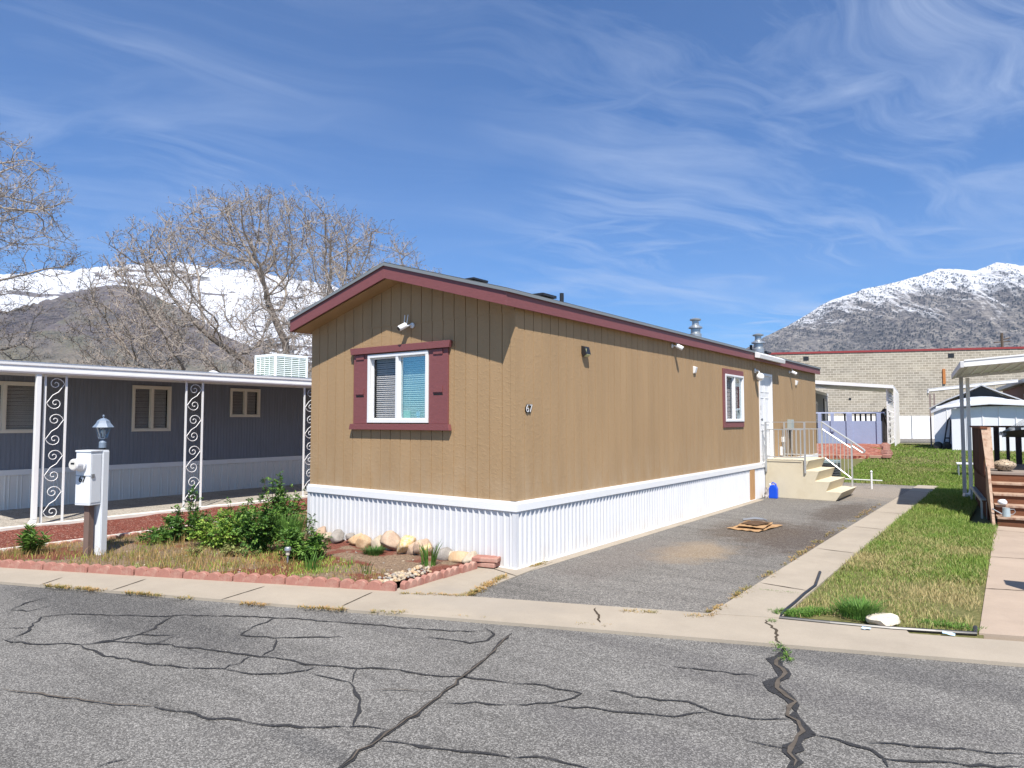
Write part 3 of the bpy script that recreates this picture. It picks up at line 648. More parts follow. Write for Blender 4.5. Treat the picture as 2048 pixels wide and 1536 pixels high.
mb=MB(); mb.prism([(XR,7.60,2.50),(XR+.03,7.60,2.46),(XR+.075,7.60,2.49),(XR+.05,7.60,2.585),(XR,7.60,2.60)],(0,.12,0)); l=mb.build('solar_wall_light',W['black'],home,bev=.003)
mb=MB(); mb.prism([(XR+.0315,7.615,2.463),(XR+.0745,7.615,2.4885),(XR+.0755,7.615,2.486),(XR+.0325,7.615,2.460)],(0,.09,0)); mb.box((XR+.02,7.62,2.50),(XR+.068,7.617,2.56)); mb.build('light_panel',M('dim_yellow_lens',(.45,.47,.25),.3),l)
for yy,zz_ in ((11.3,2.50),(17.85,2.56)):
    mb=MB(); mb.prism([(XR,yy,zz_-.06),(XR+.035,yy,zz_-.045),(XR+.06,yy,zz_+.05),(XR,yy,zz_+.07)],(0,.075,0)); mb.build('motion_sensor',W['white_trim'],home,bev=.006)
mb=MB(); mb.lathe((XR+.004,14.66,2.68),[(.05,0),(.05,.02),(.02,.03),(.02,.07)],14,axis=(1,0,0)); mb.tube([(XR+.06,14.66,2.68),(XR+.09,14.66,2.66),(XR+.10,14.66,2.62)],.018,8); pl=mb.build('porch_light',W['white_trim'],home,smooth=False)
mb=MB(); R_=.082; mb.lathe((XR+.11,14.68,2.50),[(max(.002,R_*math.sin(math.pi*i/12)),-R_*math.cos(math.pi*i/12)+.05) for i in range(13)],18); mb.build('globe',M('white_globe_glass',(.85,.85,.83),.15),pl,smooth=True)
mb=MB(); mb.box((XR+.003,17.05,1.42),(XR+.10,17.28,1.66)); mb.box((XR+.10,17.08,1.45),(XR+.11,17.25,1.64)); mt=mb.build('electric_box',M('grey_green_box',(.33,.37,.36),.5),home,bev=.004)
mb=MB(); mb.tube([(XR+.05,17.17,1.42),(XR+.05,17.17,1.3),(XR+.045,17.18,1.0),(XR+.05,17.28,.80),(XR+.05,17.42,.5),(XR+.16,17.7,.2)],.016,8); mb.lathe((XR+.05,17.17,1.36),[(.03,0),(.03,.08)],10); mb.build('conduit',W['black'],home)
mb=MB(); mb.box((XR+.004,16.55,1.14),(XR+.06,16.67,1.26)); mb.box((XR+.004,16.42,.84),(XR+.05,16.49,1.04)); mb.tube([(XR+.03,16.6,1.14),(XR+.03,16.58,1.0),(XR+.03,16.47,.95)],.008,6); mb.build('outlet_cover',W['white_trim'],home,bev=.003)
# house number
def number67(parent,origin,ux,uz,size,edge):
    un=Vector(ux).cross(Vector(uz))
    mb=MB(); text_mb(mb,'67',size,Vector(origin),ux,uz,.012,1.,.03 if edge else .012); t=mb.build('house_number',W['letter'],parent)
    if edge:
        mb=MB(); text_mb(mb,'67',size,Vector(origin)+un*.0082+Vector(ux)*.002+Vector(uz)*.002,ux,uz,.004,1.,-.012); mb.build('number_face',W['number_edge'],t)
number67(home,(XR+.008,6.42,1.775),(0,1,0),(0,0,1),.13,True)
# roof fittings
def rzt(x): return rz(x)+TH+.03
def flat_vent(p,s=.24,h=.08):
    x,y=p; z=rzt(x)-.02; mb=MB(); mb.box((x-s*.6,y-s*.6,z-.04),(x+s*.6,y+s*.6,z+.035)); mb.box((x-s,y-s,z+.03),(x+s,y+s,z+.03+h)); mb.box((x-s*.8,y-s*.8,z+.03+h),(x+s*.8,y+s*.8,z+.04+h)); mb.build('roof_vent',W['black'],roof,bev=.02)
flat_vent((-5.92,7.10),.15,.03); flat_vent((-5.5,8.1),.17,.04); flat_vent((-5.5,21.5-3.1),.2,.05)
mb=MB(); mb.tube([(-5.55,8.75,rzt(-5.55)-.05),(-5.55,8.75,rzt(-5.55)+.17)],.032,12); mb.build('vent_pipe',W['black'],roof)
mb=MB(); mb.tube([(-5.2,16.6,rzt(-5.2)-.05),(-5.2,16.6,rzt(-5.2)+.15)],.032,12); mb.build('vent_pipe',W['black'],roof)
def flue(p,s=1.):
    x,y=p; z=rzt(x)-.05
    mb=MB(); mb.lathe((x,y,z),[(r*s,h*s) for r,h in ((.13,0),(.13,.14),(.105,.16),(.105,.26),(.155,.27),(.15,.30),(.075,.34),(.072,.44),(.12,.45),(.125,.475),(.06,.50),(.001,.505))],20); mb.build('metal_flue',W['galv'],roof,smooth=False)
flue((-5.62,14.2),.95); flue((-5.0,16.5),1.)
# ------------------------------------------------------------------ concrete steps with railing
steps=thing('concrete_steps','cream painted concrete steps with metal railing below the white door','steps',(-3.8,16,0))
sy0,sy1=15.17,16.68; xs0=XR+.03
lev=[(-3.62,.80),(-3.42,.59),(-3.23,.385),(-3.0,.185)]
pf=[(xs0,0),(-3.10,0),(-2.98,.185),(-3.23,.185),(-3.30+.02,.385),(-3.45,.385),(-3.47,.59),(-3.63,.59),(-3.60,.80),(xs0,.80)]
pf=[(xs0,0),(-3.12,0),(-2.99,.185),(-3.29,.185),(-3.21,.385),(-3.50,.385),(-3.42,.59),(-3.70,.59),(-3.61,.80),(xs0,.80)]
mb=MB(); mb.prism([(x,sy0,z+.012) for x,z in pf],(0,sy1-sy0,0)); mb.build('step_block',W['cream'],steps,bev=.006)
mb=MB(); mb.box((xs0,sy0-.012,.775),(-3.75,sy0-.0,.80)); mb.build('lip',W['cream'],steps)
def rail(pts_posts,name='railing'): pass
mb=MB(); s=.016
def bar(a,b,r=.015): mb.tube([a,b],r,4)
yF,yB=sy0-.02,sy1-.1; xa_,xb_=XR+.06,-3.68; RT=1.60
for x,zb in ((xa_,.55),(xb_,.55)): mb.box((x-s,yF-s,zb),(x+s,yF+s,RT))
mb.box((xa_,yF-s,RT-.001),(xb_+s,yF+s,RT+.012)); mb.box((xa_+s,yF-.01,RT-.16),(xb_-s,yF+.01,RT-.14)); mb.box((xa_+s,yF-.01,.86),(xb_-s,yF+.01,.88))
for i in range(1,9): x=xa_+(xb_-xa_)*i/9; mb.box((x-.006,yF-.006,.88),(x+.006,yF+.006,RT-.16))
mb.build('front_railing',W['railing'],steps)
mb=MB(); xc=-3.66
for x in (xa_,xc): mb.box((x-s,yB-s,.80),(x+s,yB+s,RT))
mb.box((xa_,yB-s,RT-.001),(xc+s,yB+s,RT+.012)); mb.box((xa_+s,yB-.01,RT-.16),(xc-s,yB+.01,RT-.14)); mb.box((xa_+s,yB-.01,.86),(xc-s,yB+.01,.88))
for i in range(1,9): x=xa_+(xc-xa_)*i/9; mb.box((x-.006,yB-.006,.88),(x+.006,yB+.006,RT-.16))
xe_=-3.06; mb.box((xe_-s,yB-s,.19),(xe_+s,yB+s,1.17))
def zl(x,o): return o-(x-xc)*.70
mb.tube([(xc,yB,1.61),(xe_,yB,1.61-.70*(xe_-xc)),(-2.83,yB,1.02),(-2.80,yB,.985),(-2.81,yB,.955),(-2.85,yB,.94),(xe_+.01,yB,1.08)],.019,8)
mb.tube([(xc,yB,1.45),(xe_,yB,1.45-.70*(xe_-xc))],.013,6); mb.tube([(-3.60,yB,.80),(xe_,yB,.80-.80*(xe_+3.60))],.013,6)
for i in range(1,8):
    x=xc+(xe_-xc)*i/8; mb.box((x-.006,yB-.006,.80-.80*(x+3.60)),(x+.006,yB+.006,zl(x,1.45)))
mb.build('stair_railing',W['railing'],steps)
# air conditioner behind the steps
ac=thing('air_conditioner','round-cornered black and grey air conditioning unit behind the concrete steps','air conditioner',(-3.95,18.1,0))
mb=MB(); cx_,cy_=-3.98,18.15
pr_=[]
for i in range(28):
    a=2*math.pi*i/28; c_,s_=math.cos(a),math.sin(a); k=.37/max(abs(c_),abs(s_))**.55; pr_.append((cx_+c_*k,cy_+s_*k))
def ring(z0,z1,sc,m_=None): mb.prism([(cx_+(x-cx_)*sc,cy_+(y-cy_)*sc,z0) for x,y in pr_],(0,0,z1-z0))
ring(.06,.62,.93); mb.build('body',W['black'],ac)
mb=MB()
for i in range(9): ring(.10+i*.058,.13+i*.058,.985)
mb.build('louvre',M('dark_grey_louvre',(.06,.065,.07),.5),ac)
mb=MB(); ring(.62,.67,1.); ring(0.01,.06,1.); mb.build('cap',M('grey_blue_cap',(.20,.26,.27),.5),ac)
# spigot pipe by the lawn
mb=MB(); z=.0; mb.tube([(-2.98,18.4,0),(-2.98,18.4,.42)],.02,8); mb.tube([(-3.9,18.42,.22),(-2.75,18.4,.22)],.012,6); mb.lathe((-2.98,18.40,.40),[(.022,0),(.03,.02),(.012,.05)],10); mb.build('water_spigot',W['white_trim'],loc=(-2.98,18.4,0),label='white water spigot pipe standing behind the concrete steps',cat='spigot')
# blue jug
jug=thing('plastic_jug','bright blue plastic jug on the driveway against the concrete steps','jug',(-4.28,14.98,.012))
mb=MB(); J=Vector((-4.28,14.98,.012)); jx,jy=.085,.055
pp=[(-jx,0),(jx,0),(jx,.20),(jx*.75,.255),(jx*.15,.285),(-jx*.6,.275),(-jx,.20)]
mb.prism([(J.x+x,J.y-jy,J.z+z) for x,z in pp],(0,2*jy,0)); mb.build('body',W['blue_jug'],jug,bev=.014,smooth=False)
mb=MB(); mb.tube([(J.x+.055,J.y,J.z+.235),(J.x+.05,J.y,J.z+.30),(J.x-.01,J.y,J.z+.33),(J.x-.05,J.y,J.z+.285)],.013,8); mb.build('handle',W['blue_jug'],jug,smooth=True)
mb=MB(); mb.lathe((J.x-.065,J.y,J.z+.255),[(.02,0),(.028,.012),(.028,.045),(.022,.05)],14); mb.build('cap',W['white_trim'],jug)
mb=MB(); mb.box((J.x-.05,J.y-jy-.0015,J.z+.09),(J.x+.01,J.y-jy-.0148,J.z+.15)); 
bag=MB(); rnd=random.Random(3); vs=[]; 
for i in range(7):
    for j in range(6):
        a=2*math.pi*i/7; hgt=j/5; r=.05*(1-.5*hgt)+rnd.uniform(-.018,.018); vs.append((-4.40+math.cos(a)*r,14.92+math.sin(a)*r,.012+hgt*.22+rnd.uniform(-.01,.01)))
bag.add(vs,[(i*6+j,((i+1)%7)*6+j,((i+1)%7)*6+j+1,i*6+j+1) for i in range(7) for j in range(5)]); bag.build('plastic_bag',M('grey_clear_bag',(.38,.34,.31),.35,var=.4,vs=30),loc=(-4.40,14.92,.012),label='crumpled grey plastic bag beside the blue jug',cat='bag')
# cardboard
def sheet(name,c,sx,sy,rz_,z,warp,mat,**k):
    mb=MB(); n=9; vs=[]; c_,s_=math.cos(rz_),math.sin(rz_)
    for th in (0,1):
        for j in range(n):
            for i in range(n):
                u,v=(i/(n-1)-.5)*sx,(j/(n-1)-.5)*sy; zz_=z+th*.006+warp*(noise.noise(Vector((u*5,v*5,z*60+3)))*.5+.5)+warp*.6*noise.noise(Vector((u*14,v*14,z*90)))
                vs.append((c[0]+u*c_-v*s_,c[1]+u*s_+v*c_,zz_))
    f=[(j*n+i,j*n+i+1,(j+1)*n+i+1,(j+1)*n+i) for j in range(n-1) for i in range(n-1)]
    nn=n*n; fs=[q[::-1] for q in f]+[tuple(nn+a for a in q) for q in f]
    ed=[i for i in range(n-1)]; 
    for i in range(n-1):
        fs+=[(i,i+1,nn+i+1,nn+i),((n-1)*n+i+1,(n-1)*n+i,nn+(n-1)*n+i,nn+(n-1)*n+i+1),((i+1)*n,i*n,nn+i*n,nn+(i+1)*n),(i*n+n-1,(i+1)*n+n-1,nn+(i+1)*n+n-1,nn+i*n+n-1)]
    mb.add(vs,fs); return mb.build(name,mat,loc=(c[0],c[1],z),**k)
cc_=G(1510,1057); 
W['cardboard_dark']=M('oily_cardboard',(.10,.062,.038),.85,var=.4,vs=7)
sheet('cardboard_sheet',(cc_.x,cc_.y),.50,.86,rad(-7),.016,.020,W['cardboard'],label='flat brown cardboard sheet lying on the driveway, the lower and wider one',cat='cardboard')
sheet('cardboard_sheet',(cc_.x-.01,cc_.y+.02),.40,.64,rad(4),.048,.02,W['cardboard'],label='smaller cardboard sheet on top of the wider one on the driveway',cat='cardboard')
sheet('oil_mat',(cc_.x+.0,cc_.y+.03),.27,.42,rad(-12),.074,.010,W['cardboard_dark'],label='dark oil-soaked piece lying on the stacked cardboard',cat='mat')
mb=MB(); mb.tube([(cc_.x-.25,cc_.y+.2,.09),(cc_.x-.1,cc_.y+.3,.11),(cc_.x+.0,cc_.y+.36,.10),(cc_.x+.05,cc_.y+.45,.07)],[.018,.025,.02,.012],7); mb.build('rag',W['steel'],loc=(cc_.x-.1,cc_.y+.3,.05),label='grey twisted rag lying along the far edge of the cardboard',cat='rag')
# ------------------------------------------------------------------ slate blue neighbour with carport
nb=thing('blue_mobile_home','slate blue mobile home with white ribbed skirt and scrollwork carport columns','mobile home',(-16.9,11,0))
XN=XNW; ny0,ny1=2.0,20.
wins=((4.05,5.21,1.41,2.36),(6.89,7.71,1.41,2.38),(9.11,9.90,1.72,2.40))
mb=MB(); panel(mb,(XN,ny0,0),(0,1,0),(1,0,0),rep(ny1-ny0,.075,[(0,0),(.7,0),(.75,-.005),(.95,-.005)]),.68,lambda u:2.75,[(a-ny0+.03,b-ny0-.03,c+.03,d-.03) for a,b,c,d in wins])
mb.box((XN-4,ny0,.68),(XN-3.98,ny1,2.75)); mb.box((XN-3.98,ny0,.68),(XN-.01,ny0+.02,2.75)); mb.box((XN-3.98,ny1-.02,.68),(XN-.01,ny1,2.75)); mb.build('wall',W['blue_paint'],nb)
mb=MB(); mb.box((XN-.5,ny0+.1,.7),(XN-.48,ny1-.1,2.7)); mb.build('interior',W['dark'],nb)
mb=MB(); panel(mb,(XN-.01,ny0,0),(0,1,0),(1,0,0),rep(ny1-ny0,.20,[(0,0),(.42,0),(.46,.012),(.54,.012),(.58,0),(.74,0),(.78,.012),(.84,.012),(.88,0)]),.01,lambda u:.64); mb.build('skirt',W['skirt'],nb)
mb=MB(); mb.box((XN-.01,ny0,.635),(XN+.03,ny1,.735)); mb.build('skirt_rail',W['white_trim'],nb,bev=.003)
for w_ in wins: window(nb,'y',w_,XN,1,.055,screen=0,fm='ivory',gm='glass_dark',ft=.03)
# roof of home and carport, slightly falling towards the drive
mb=MB(); XF=-12.42; yn=3.15
mb.prism([(XN-4.1,yn,2.62),(XF+.02,yn,2.50),(XF+.02,yn,2.53),(XN-4.1,yn,2.66)],(0,ny1-yn+.3,0)); rfn=mb.build('roof',W['tray'],nb)
mb=MB()
mb.prism([(XF,yn-.03,2.375),(XF+.035,yn-.03,2.375),(XF+.05,yn-.03,2.40),(XF+.05,yn-.03,2.43),(XF+.035,yn-.03,2.44),(XF+.035,yn-.03,2.49),(XF+.05,yn-.03,2.50),(XF+.05,yn-.03,2.535),(XF,yn-.03,2.535)],(0,ny1-yn+.3,0)); mb.build('fascia',W['tray'],nb)
mb=MB()
for i in range(14): xx=XN+.1+i*.19; mb.box((xx,yn+.05,2.47),(xx+.03,ny1,2.51))
mb.build('ceiling_rib',W['tray'],nb)
def scroll_column(parent,name,y0,y1,x,z0,z1,mat,nsc=4,flip=False):
    mb=MB(); r=.014
    for y in (y0,y1): mb.box((x-r,y-r,z0),(x+r,y+r,z1))
    w_=y1-y0-.03; cy=(y0+y1)/2; H_=(z1-z0-.1)/nsc
    for k in range(nsc):
        zb=z0+.06+k*H_; 
        # S-scroll: spiral top, straight diagonal, spiral bottom
        def spiral(cyc,czc,R,a0,turn,sg):
            out=[]
            for i in range(21):
                t=i/20; a=a0+sg*t*turn; rr=R*(1-.72*t); rr=R*(1-.86*t**.62); out.append((x,cyc+math.cos(a)*rr,czc+math.sin(a)*rr))
            return out
        R1=w_*.46
        top=spiral(cy,zb+H_-R1-.01,R1,0,rad(520),1)
        bot=spiral(cy,zb+R1+.01,R1,math.pi,rad(500),1)
        pts=top[::-1]+[(x,cy+R1*.35,zb+H_*.55),(x,cy-R1*.35,zb+H_*.45)]+bot
        mb.tube(pts,.0065,5)
    return mb.build(name,mat,parent)
colx=XF-.06
scroll_column(nb,'scroll_column',4.40,4.70,colx,.0,2.40,W['tray'])
scroll_column(nb,'scroll_column',6.70,7.02,colx,.0,2.40,W['tray'])
scroll_column(nb,'scroll_column',9.32,9.64,colx,.0,2.40,W['tray'])
scroll_column(nb,'scroll_column',12.3,12.6,colx,.0,2.40,W['tray'])
mb=MB(); mb.box((-12.47,4.25,.10),(-12.40,4.325,2.42)); mb.prism([(-12.47,4.25,.10),(-12.47,4.325,.10),(-12.47,4.31,.02),(-12.47,4.21,.05)],(.07,0,0)); mb.build('downpipe',W['tray'],nb,bev=.008)
mb=MB(); mb.lathe((-15.9,9.2,2.60),[(.14,0),(.14,.12),(.18,.13),(.15,.2),(.05,.25),(.001,.26)],14); mb.build('roof_vent',W['white_trim'],rfn,smooth=False)
# evaporative cooler
cl_=thing('swamp_cooler','pale boxy evaporative cooler with slatted sides on the blue home roof','cooler',(-16.5,11.6,2.64))
mb=MB(); cx0,cx1,cy0,cy1,cz0,cz1=-16.95,-16.0,11.0,12.05,2.70,3.42
mb.box((cx0,cy0,cz0),(cx1,cy1,cz0+.08)); mb.box((cx0,cy0,cz1-.07),(cx1,cy1,cz1))
for x in (cx0,cx1-.06):
    for y in (cy0,cy1-.06): mb.box((x,y,cz0+.08),(x+.06,y+.06,cz1-.07))
mb.build('cabinet',W['cooler'],cl_,bev=.01)
for ax in 'xy':
    g=MB(); h=MB()
    if ax=='y': # face towards -y
        h.box((cx0+.06,cy0+.03,cz0+.08),(cx1-.06,cy0+.04,cz1-.07))
        for i in range(11): z=cz0+.11+i*.052; g.obox(((cx0+cx1)/2,cy0+.02,z),((cx1-cx0)/2-.07,0,0),(0,.012,.010),(0,-.001,.002))
        for i in range(1,4): x=cx0+.06+i*(cx1-cx0-.12)/4; g.box((x-.008,cy0+.001,cz0+.08),(x+.008,cy0+.012,cz1-.07))
    else:
        h.box((cx1-.04,cy0+.06,cz0+.08),(cx1-.03,cy1-.06,cz1-.07))
        for i in range(11): z=cz0+.11+i*.052; g.obox((cx1-.02,(cy0+cy1)/2,z),(0,(cy1-cy0)/2-.07,0),(-.012,0,.010),(.001,0,.002))
        for i in range(1,4): y=cy0+.06+i*(cy1-cy0-.12)/4; g.box((cx1-.012,y-.008,cz0+.08),(cx1-.001,y+.008,cz1-.07))
    h.build('pad',W['cooler_pad'],cl_); g.build('louvre',W['cooler'],cl_)
mb=MB(); mb.box((cx0+.1,cy0+.1,2.6),(cx1-.1,cy1-.1,2.70)); mb.build('stand',W['steel'],cl_)
# ------------------------------------------------------------------ meter pedestal and lamp
def pedestal(base,full=True):
    p=thing('meter_pedestal','white electric meter pedestal with round glass meter and number 67','meter pedestal',(base[0],base[1],0))
    B0=Vector((base[0],base[1],0)); ex=U; ey=Q
    def ob(mb,u0,u1,v0,v1,z0,z1): 
        u0*=.68;u1*=.68;v0*=.68;v1*=.68; c=B0+ex*((u0+u1)/2)+ey*((v0+v1)/2)+Vector((0,0,(z0+z1)/2)); mb.obox(c,ex*(u1-u0)/2,ey*(v1-v0)/2,Vector((0,0,(z1-z0)/2)))
    mb=MB(); ob(mb,-.32,0,-.13,.10,.64,1.27); ob(mb,-.33,.01,-.145,.115,1.27,1.29); bx_=mb.build('meter_box',W['meter_paint'],p,bev=.004)
    mb=MB(); ob(mb,.001,.006,-.11,.085,.67,1.24); ob(mb,-.31,-.02,-.1345,-.130,.66,.985); mb.build('box_door',W['meter_paint'],bx_,bev=.002)
    mb=MB(); ob(mb,-.17,.004,.105,.25,.0,1.285); ob(mb,.006,.02,.115,.24,.03,1.27); mb.build('cable_duct',W['meter_paint'],p,bev=.004)
    mb=MB(); ob(mb,-.20,-.09,-.05,.06,0,.64); mb.build('wooden_post',W['brown_post'],p,bev=.004)
    mc=B0+ex*(-.135)+Vector((0,0,1.125))-ey*.0884
    mb=MB(); mb.lathe(mc,[(.082,0),(.082,.03),(.070,.035),(.068,.11),(.060,.12)],28,axis=-ey); mm=mb.build('meter',W['white_trim'],p,smooth=False)
    mb=MB(); mb.lathe(mc-ey*.1195,[(.056,0),(.054,.004)],24,axis=-ey); mb.build('dial_plate',M('meter_dial',(.62,.60,.55),.3),mm)
    mb=MB(); c=mc-ey*.1245+Vector((0,0,.015)); mb.obox(c,ex*.026,ey*.001,Vector((0,0,.011))); mb.build('display',W['black'],mm)
    mb=MB(); ob(mb,-.32,.012,-.137,-.134,.985,.992); ob(mb,.004,.02,-.115,-.06,.965,1.01); mb.build('latch',W['steel'],bx_)
    if full: number67(p,B0+ex*(-.115)+Vector((0,0,.945))-ey*.0925,ex,(0,0,1),.10,False)
    return p
ped=pedestal((-8.93,3.72))
pp=D(207,840,8.95); lx,ly=pp.x,pp.y
lp=thing('lamp_post','black garden lamp post with blue-grey lantern behind the meter pedestal','lamp',(lx,ly,0))
def lantern(lp,lx,ly,zt,s=1.,mt='bluegrey'):
    mb=MB(); mb.tube([(lx,ly,0),(lx,ly,zt-.42*s)],.037*s,12); mb.build('pole',W['black'],lp)
    mb=MB(); mb.lathe((lx,ly,zt-.43*s),[(.045*s,0),(.045*s,.07*s),(.03*s,.09*s),(.02*s,.115*s)],14); mb.build('collar',W[mt],lp)
    mb=MB(); n=6
    mb.lathe((lx,ly,zt-.315*s),[(.05*s,0),(.055*s,.012*s)],n)
    for k in range(n):
        a=2*math.pi*k/n; mb.tube([(lx+math.cos(a)*.05*s,ly+math.sin(a)*.05*s,zt-.30*s),(lx+math.cos(a)*.088*s,ly+math.sin(a)*.088*s,zt-.165*s)],.005*s,4)
    mb.lathe((lx,ly,zt-.165*s),[(.125*s,0),(.118*s,.01*s),(.085*s,.05*s),(.07*s,.085*s),(.035*s,.11*s),(.01*s,.118*s)],n); mb.lathe((lx,ly,zt-.05*s),[(.008*s,0),(.006*s,.015*s),(.014*s,.025*s),(.012*s,.038*s),(.003*s,.048*s)],10); mb.build('lamp_cap',W[mt],lp)
    mb=MB(); vs=[];r0,r1=.047*s,.084*s
    mb.lathe((lx,ly,zt-.300*s),[(r0,0),(r1,.133*s)],n); mb.build('glass',W['glass'],lp)
    mb=MB(); mb.lathe((lx,ly,zt-.29*s),[(.012*s,0),(.014*s,.04*s),(.026*s,.06*s),(.022*s,.09*s),(.005*s,.105*s)],10); mb.build('bulb',W['white_trim'],lp,smooth=True)
lantern(lp,lx,ly,G(0,0,0).z+EYE+ (840-829)*8.95/FP)
# ------------------------------------------------------------------ scalloped edging blocks
def edging(p,dirv,L,ns,label,group,h=.10):
    o=Vector(p); d=Vector(dirv).normalized(); n=Vector((-d.y,d.x,0)); mb=MB(); w_=L/ns; top=[];K=7
    for k in range(ns):
        for i in range(K+1):
            if k and i==0: continue
            a=math.pi*(1-i/K); top.append((k*w_+w_/2+math.cos(a)*w_/2*.985,h-.05+math.sin(a)*.05))
    pr=[(0.004,0)]+[(max(.004,min(L-.004,u)),z) for u,z in top]+[(L-.004,0)]
    pr=[pr[0]]+pr[1:-1]+[pr[-1]]
    mb.prism([o-n*.03+d*u+Vector((0,0,z)) for u,z in pr][::-1],n*.06)
    return mb.build('edging_block',W['brick'],loc=o,bev=.005,label=label,cat='edging block',group=group)
rnd=random.Random(5)
ordn=['first','second','third','fourth','fifth','sixth','seventh','eighth','ninth','tenth','eleventh','twelfth','thirteenth','fourteenth','fifteenth','sixteenth','seventeenth','eighteenth','nineteenth','twentieth']
corner=G(790,1189); cA=Vector((corner.x,corner.y,.012)); UB=Vector((1,SB,0)).normalized(); Lb=.585
nfront=9
for i in range(nfront):
    p=cA-UB*(Lb*(i+1))+Q*.04+Vector((0,0,rnd.uniform(-.01,.004)))
    k=nfront-1-i
    dv=(UB+Q*rnd.uniform(-.014,.014)); lb='scalloped pink concrete edging block along the street kerb, %s from the left'%ordn[k]
    if i==0: lb='rightmost scalloped pink edging block along the street kerb, at the planter corner'
    edging(p,dv,Lb-.006,4,lb,'scalloped edging blocks along the street kerb')
c2=G(953,1140); cB=Vector((c2.x,c2.y,.02)); st_=cA+Q*.1+U*.02; dd_=(cB-st_); nb_=4
for i in range(nb_):
    p=st_+dd_*(i/nb_)+Vector((rnd.uniform(-.01,.01),rnd.uniform(-.01,.01),-.01)); dv=dd_.normalized()+Vector((rnd.uniform(-.03,.03),0,0))
    edging(p,dv,dd_.length/nb_-.012,3,'scalloped pink edging block beside the bare concrete pad, %s from the street'%ordn[i],'scalloped edging blocks beside the concrete pad',.095)
y=3.0;i=0
while y<9.3:
    edging((XE+.06+rnd.uniform(-.012,.012),y,.0),Vector((rnd.uniform(-.015,.015),1,0)),.575,4,'scalloped pink edging block beside the red mulch, %s from the street'%ordn[i],'scalloped edging blocks beside the red mulch',.09); y+=.59; i+=1
mb=MB(); mb.prism([(XE-.03,2.9,-.01),(XE+.02,2.9,-.01),(XE+.02,2.9,.085),(XE-.03,2.9,.085)],(0,6.6,0)); mb.build('mulch_kerb',W['white_kerb'],kind='structure')
for k,(zz_,a) in enumerate(((.03,.2),(.085,.35))):
    mb=MB(); c=G(971,1137); c_,s_=math.cos(a),math.sin(a); mb.obox((c.x+.02*k,c.y,zz_+.025),(c_*.15,s_*.15,0),(-s_*.09,c_*.09,0),(0,0,.024)); mb.build('pink_paver',W['brick'],loc=(c.x,c.y,zz_),bev=.008,label=('lower' if k==0 else 'upper')+' pink paver of the small stack at the white skirt',cat='paver',group='pink pavers stacked at the skirt')
# ------------------------------------------------------------------ rocks
W_R=[]
for nm,cl1,cl2 in (('cream',(.50,.43,.33),(.30,.24,.17)),('grey',(.33,.30,.27),(.19,.175,.155)),('orange',(.44,.29,.165),(.50,.39,.26)),('pinkish',(.46,.34,.25),(.31,.22,.155)),('golden speckled',(.52,.33,.11),(.56,.49,.38))):
    m,N,b,oc=mat0('rock_'+nm.replace(' ','_'),.85)
    sp=25 if 'spec' in nm else 5
    c=N.mix(N.map(N.noise(oc,sp,5,.65,.4),.38,.64),cl1,cl2); s=N.new('ShaderNodeVectorMath',_operation='SCALE'); N.put(s.inputs[0],c); N.put(s.inputs['Scale'],N.math('ADD',.75,N.math('MULTIPLY',N.noise(oc,60,3,.7),.5)))
    N.put(b.inputs['Base Color'],s.outputs[0]); N.put(b.inputs['Normal'],N.bump(N.noise(oc,22,5,.6),.6,.012)); W_R.append((nm,m))
def rock_mesh(mb,c,r,seed,sub=3,flat=.75,ang=1.):
    bm=bmesh.new(); bmesh.ops.create_icosphere(bm,subdivisions=sub,radius=1)
    sd=Vector((seed*7.3,seed*3.1,seed*1.7)); rr=random.Random(seed)
    planes=[(Vector((rr.gauss(0,1),rr.gauss(0,1),rr.gauss(0,1))).normalized(),rr.uniform(.55,.82)) for _ in range(11)]
    for v in bm.verts:
        p=v.co.copy()
        for n,d_ in planes:
            q=p.dot(n)
            if q>d_: p-=n*(q-d_)*.85*ang
        p*=1+.08*noise.noise(p*2+sd)+.03*noise.noise(p*6+sd)
        v.co=p
    a=rr.uniform(0,6.28); ca,sa=math.cos(a),math.sin(a); s=(r*rr.uniform(1.05,1.35),r*rr.uniform(.8,1.),r*flat*rr.uniform(.85,1.1))
    vs=[]
    for v in bm.verts:
        x,y,z=v.co.x*s[0],v.co.y*s[1],v.co.z*s[2]; vs.append((c[0]+x*ca-y*sa,c[1]+x*sa+y*ca,c[2]+z))
    mb.add(vs,[tuple(v.index for v in f.verts) for f in bm.faces]); bm.free()
# (px centre, py centre, px radius, colour, clause)
rocks=[(643,1066,12,3,'half hidden by the bush at the left end'),(632,1076,10,0,'low by the bush at the left end'),(655,1080,15,0,'large one right of the bush'),(676,1075,14,1,'dark grey one against the skirt near the left end'),(691,1087,15,0,'flat-topped one in front near the left end'),(702,1074,9,1,'small grey one against the skirt'),(715,1078,12,2,'behind, left of the weed'),(729,1088,14,2,'with dark stain, below the weed'),(756,1089,15,0,'whitish one above the green tuft'),(782,1083,16,3,'tallest one against the skirt'),(783,1096,12,1,'in front of the tallest rock'),(812,1090,18,4,'flat yellow speckled one'),(799,1103,9,2,'small one below the speckled rock'),(823,1105,16,3,'with grey side, behind the middle'),(846,1095,15,3,'rounded brown one against the skirt'),(849,1101,17,4,'speckled one behind the iris'),(843,1114,15,1,'low one left of the iris'),(886,1112,18,1,'big blocky one right of the iris'),(906,1110,11,0,'against the skirt, right of the blocky one'),(920,1116,17,2,'wedge-shaped one near the right end'),(945,1122,16,0,'white one at the right end'),(918,1130,15,0,'oval one near the right end'),(899,1139,15,1,'flat one on the side edging'),(876,1143,15,2,'long one on the side edging'),(857,1151,13,0,'flat one nearest the pebbles')]
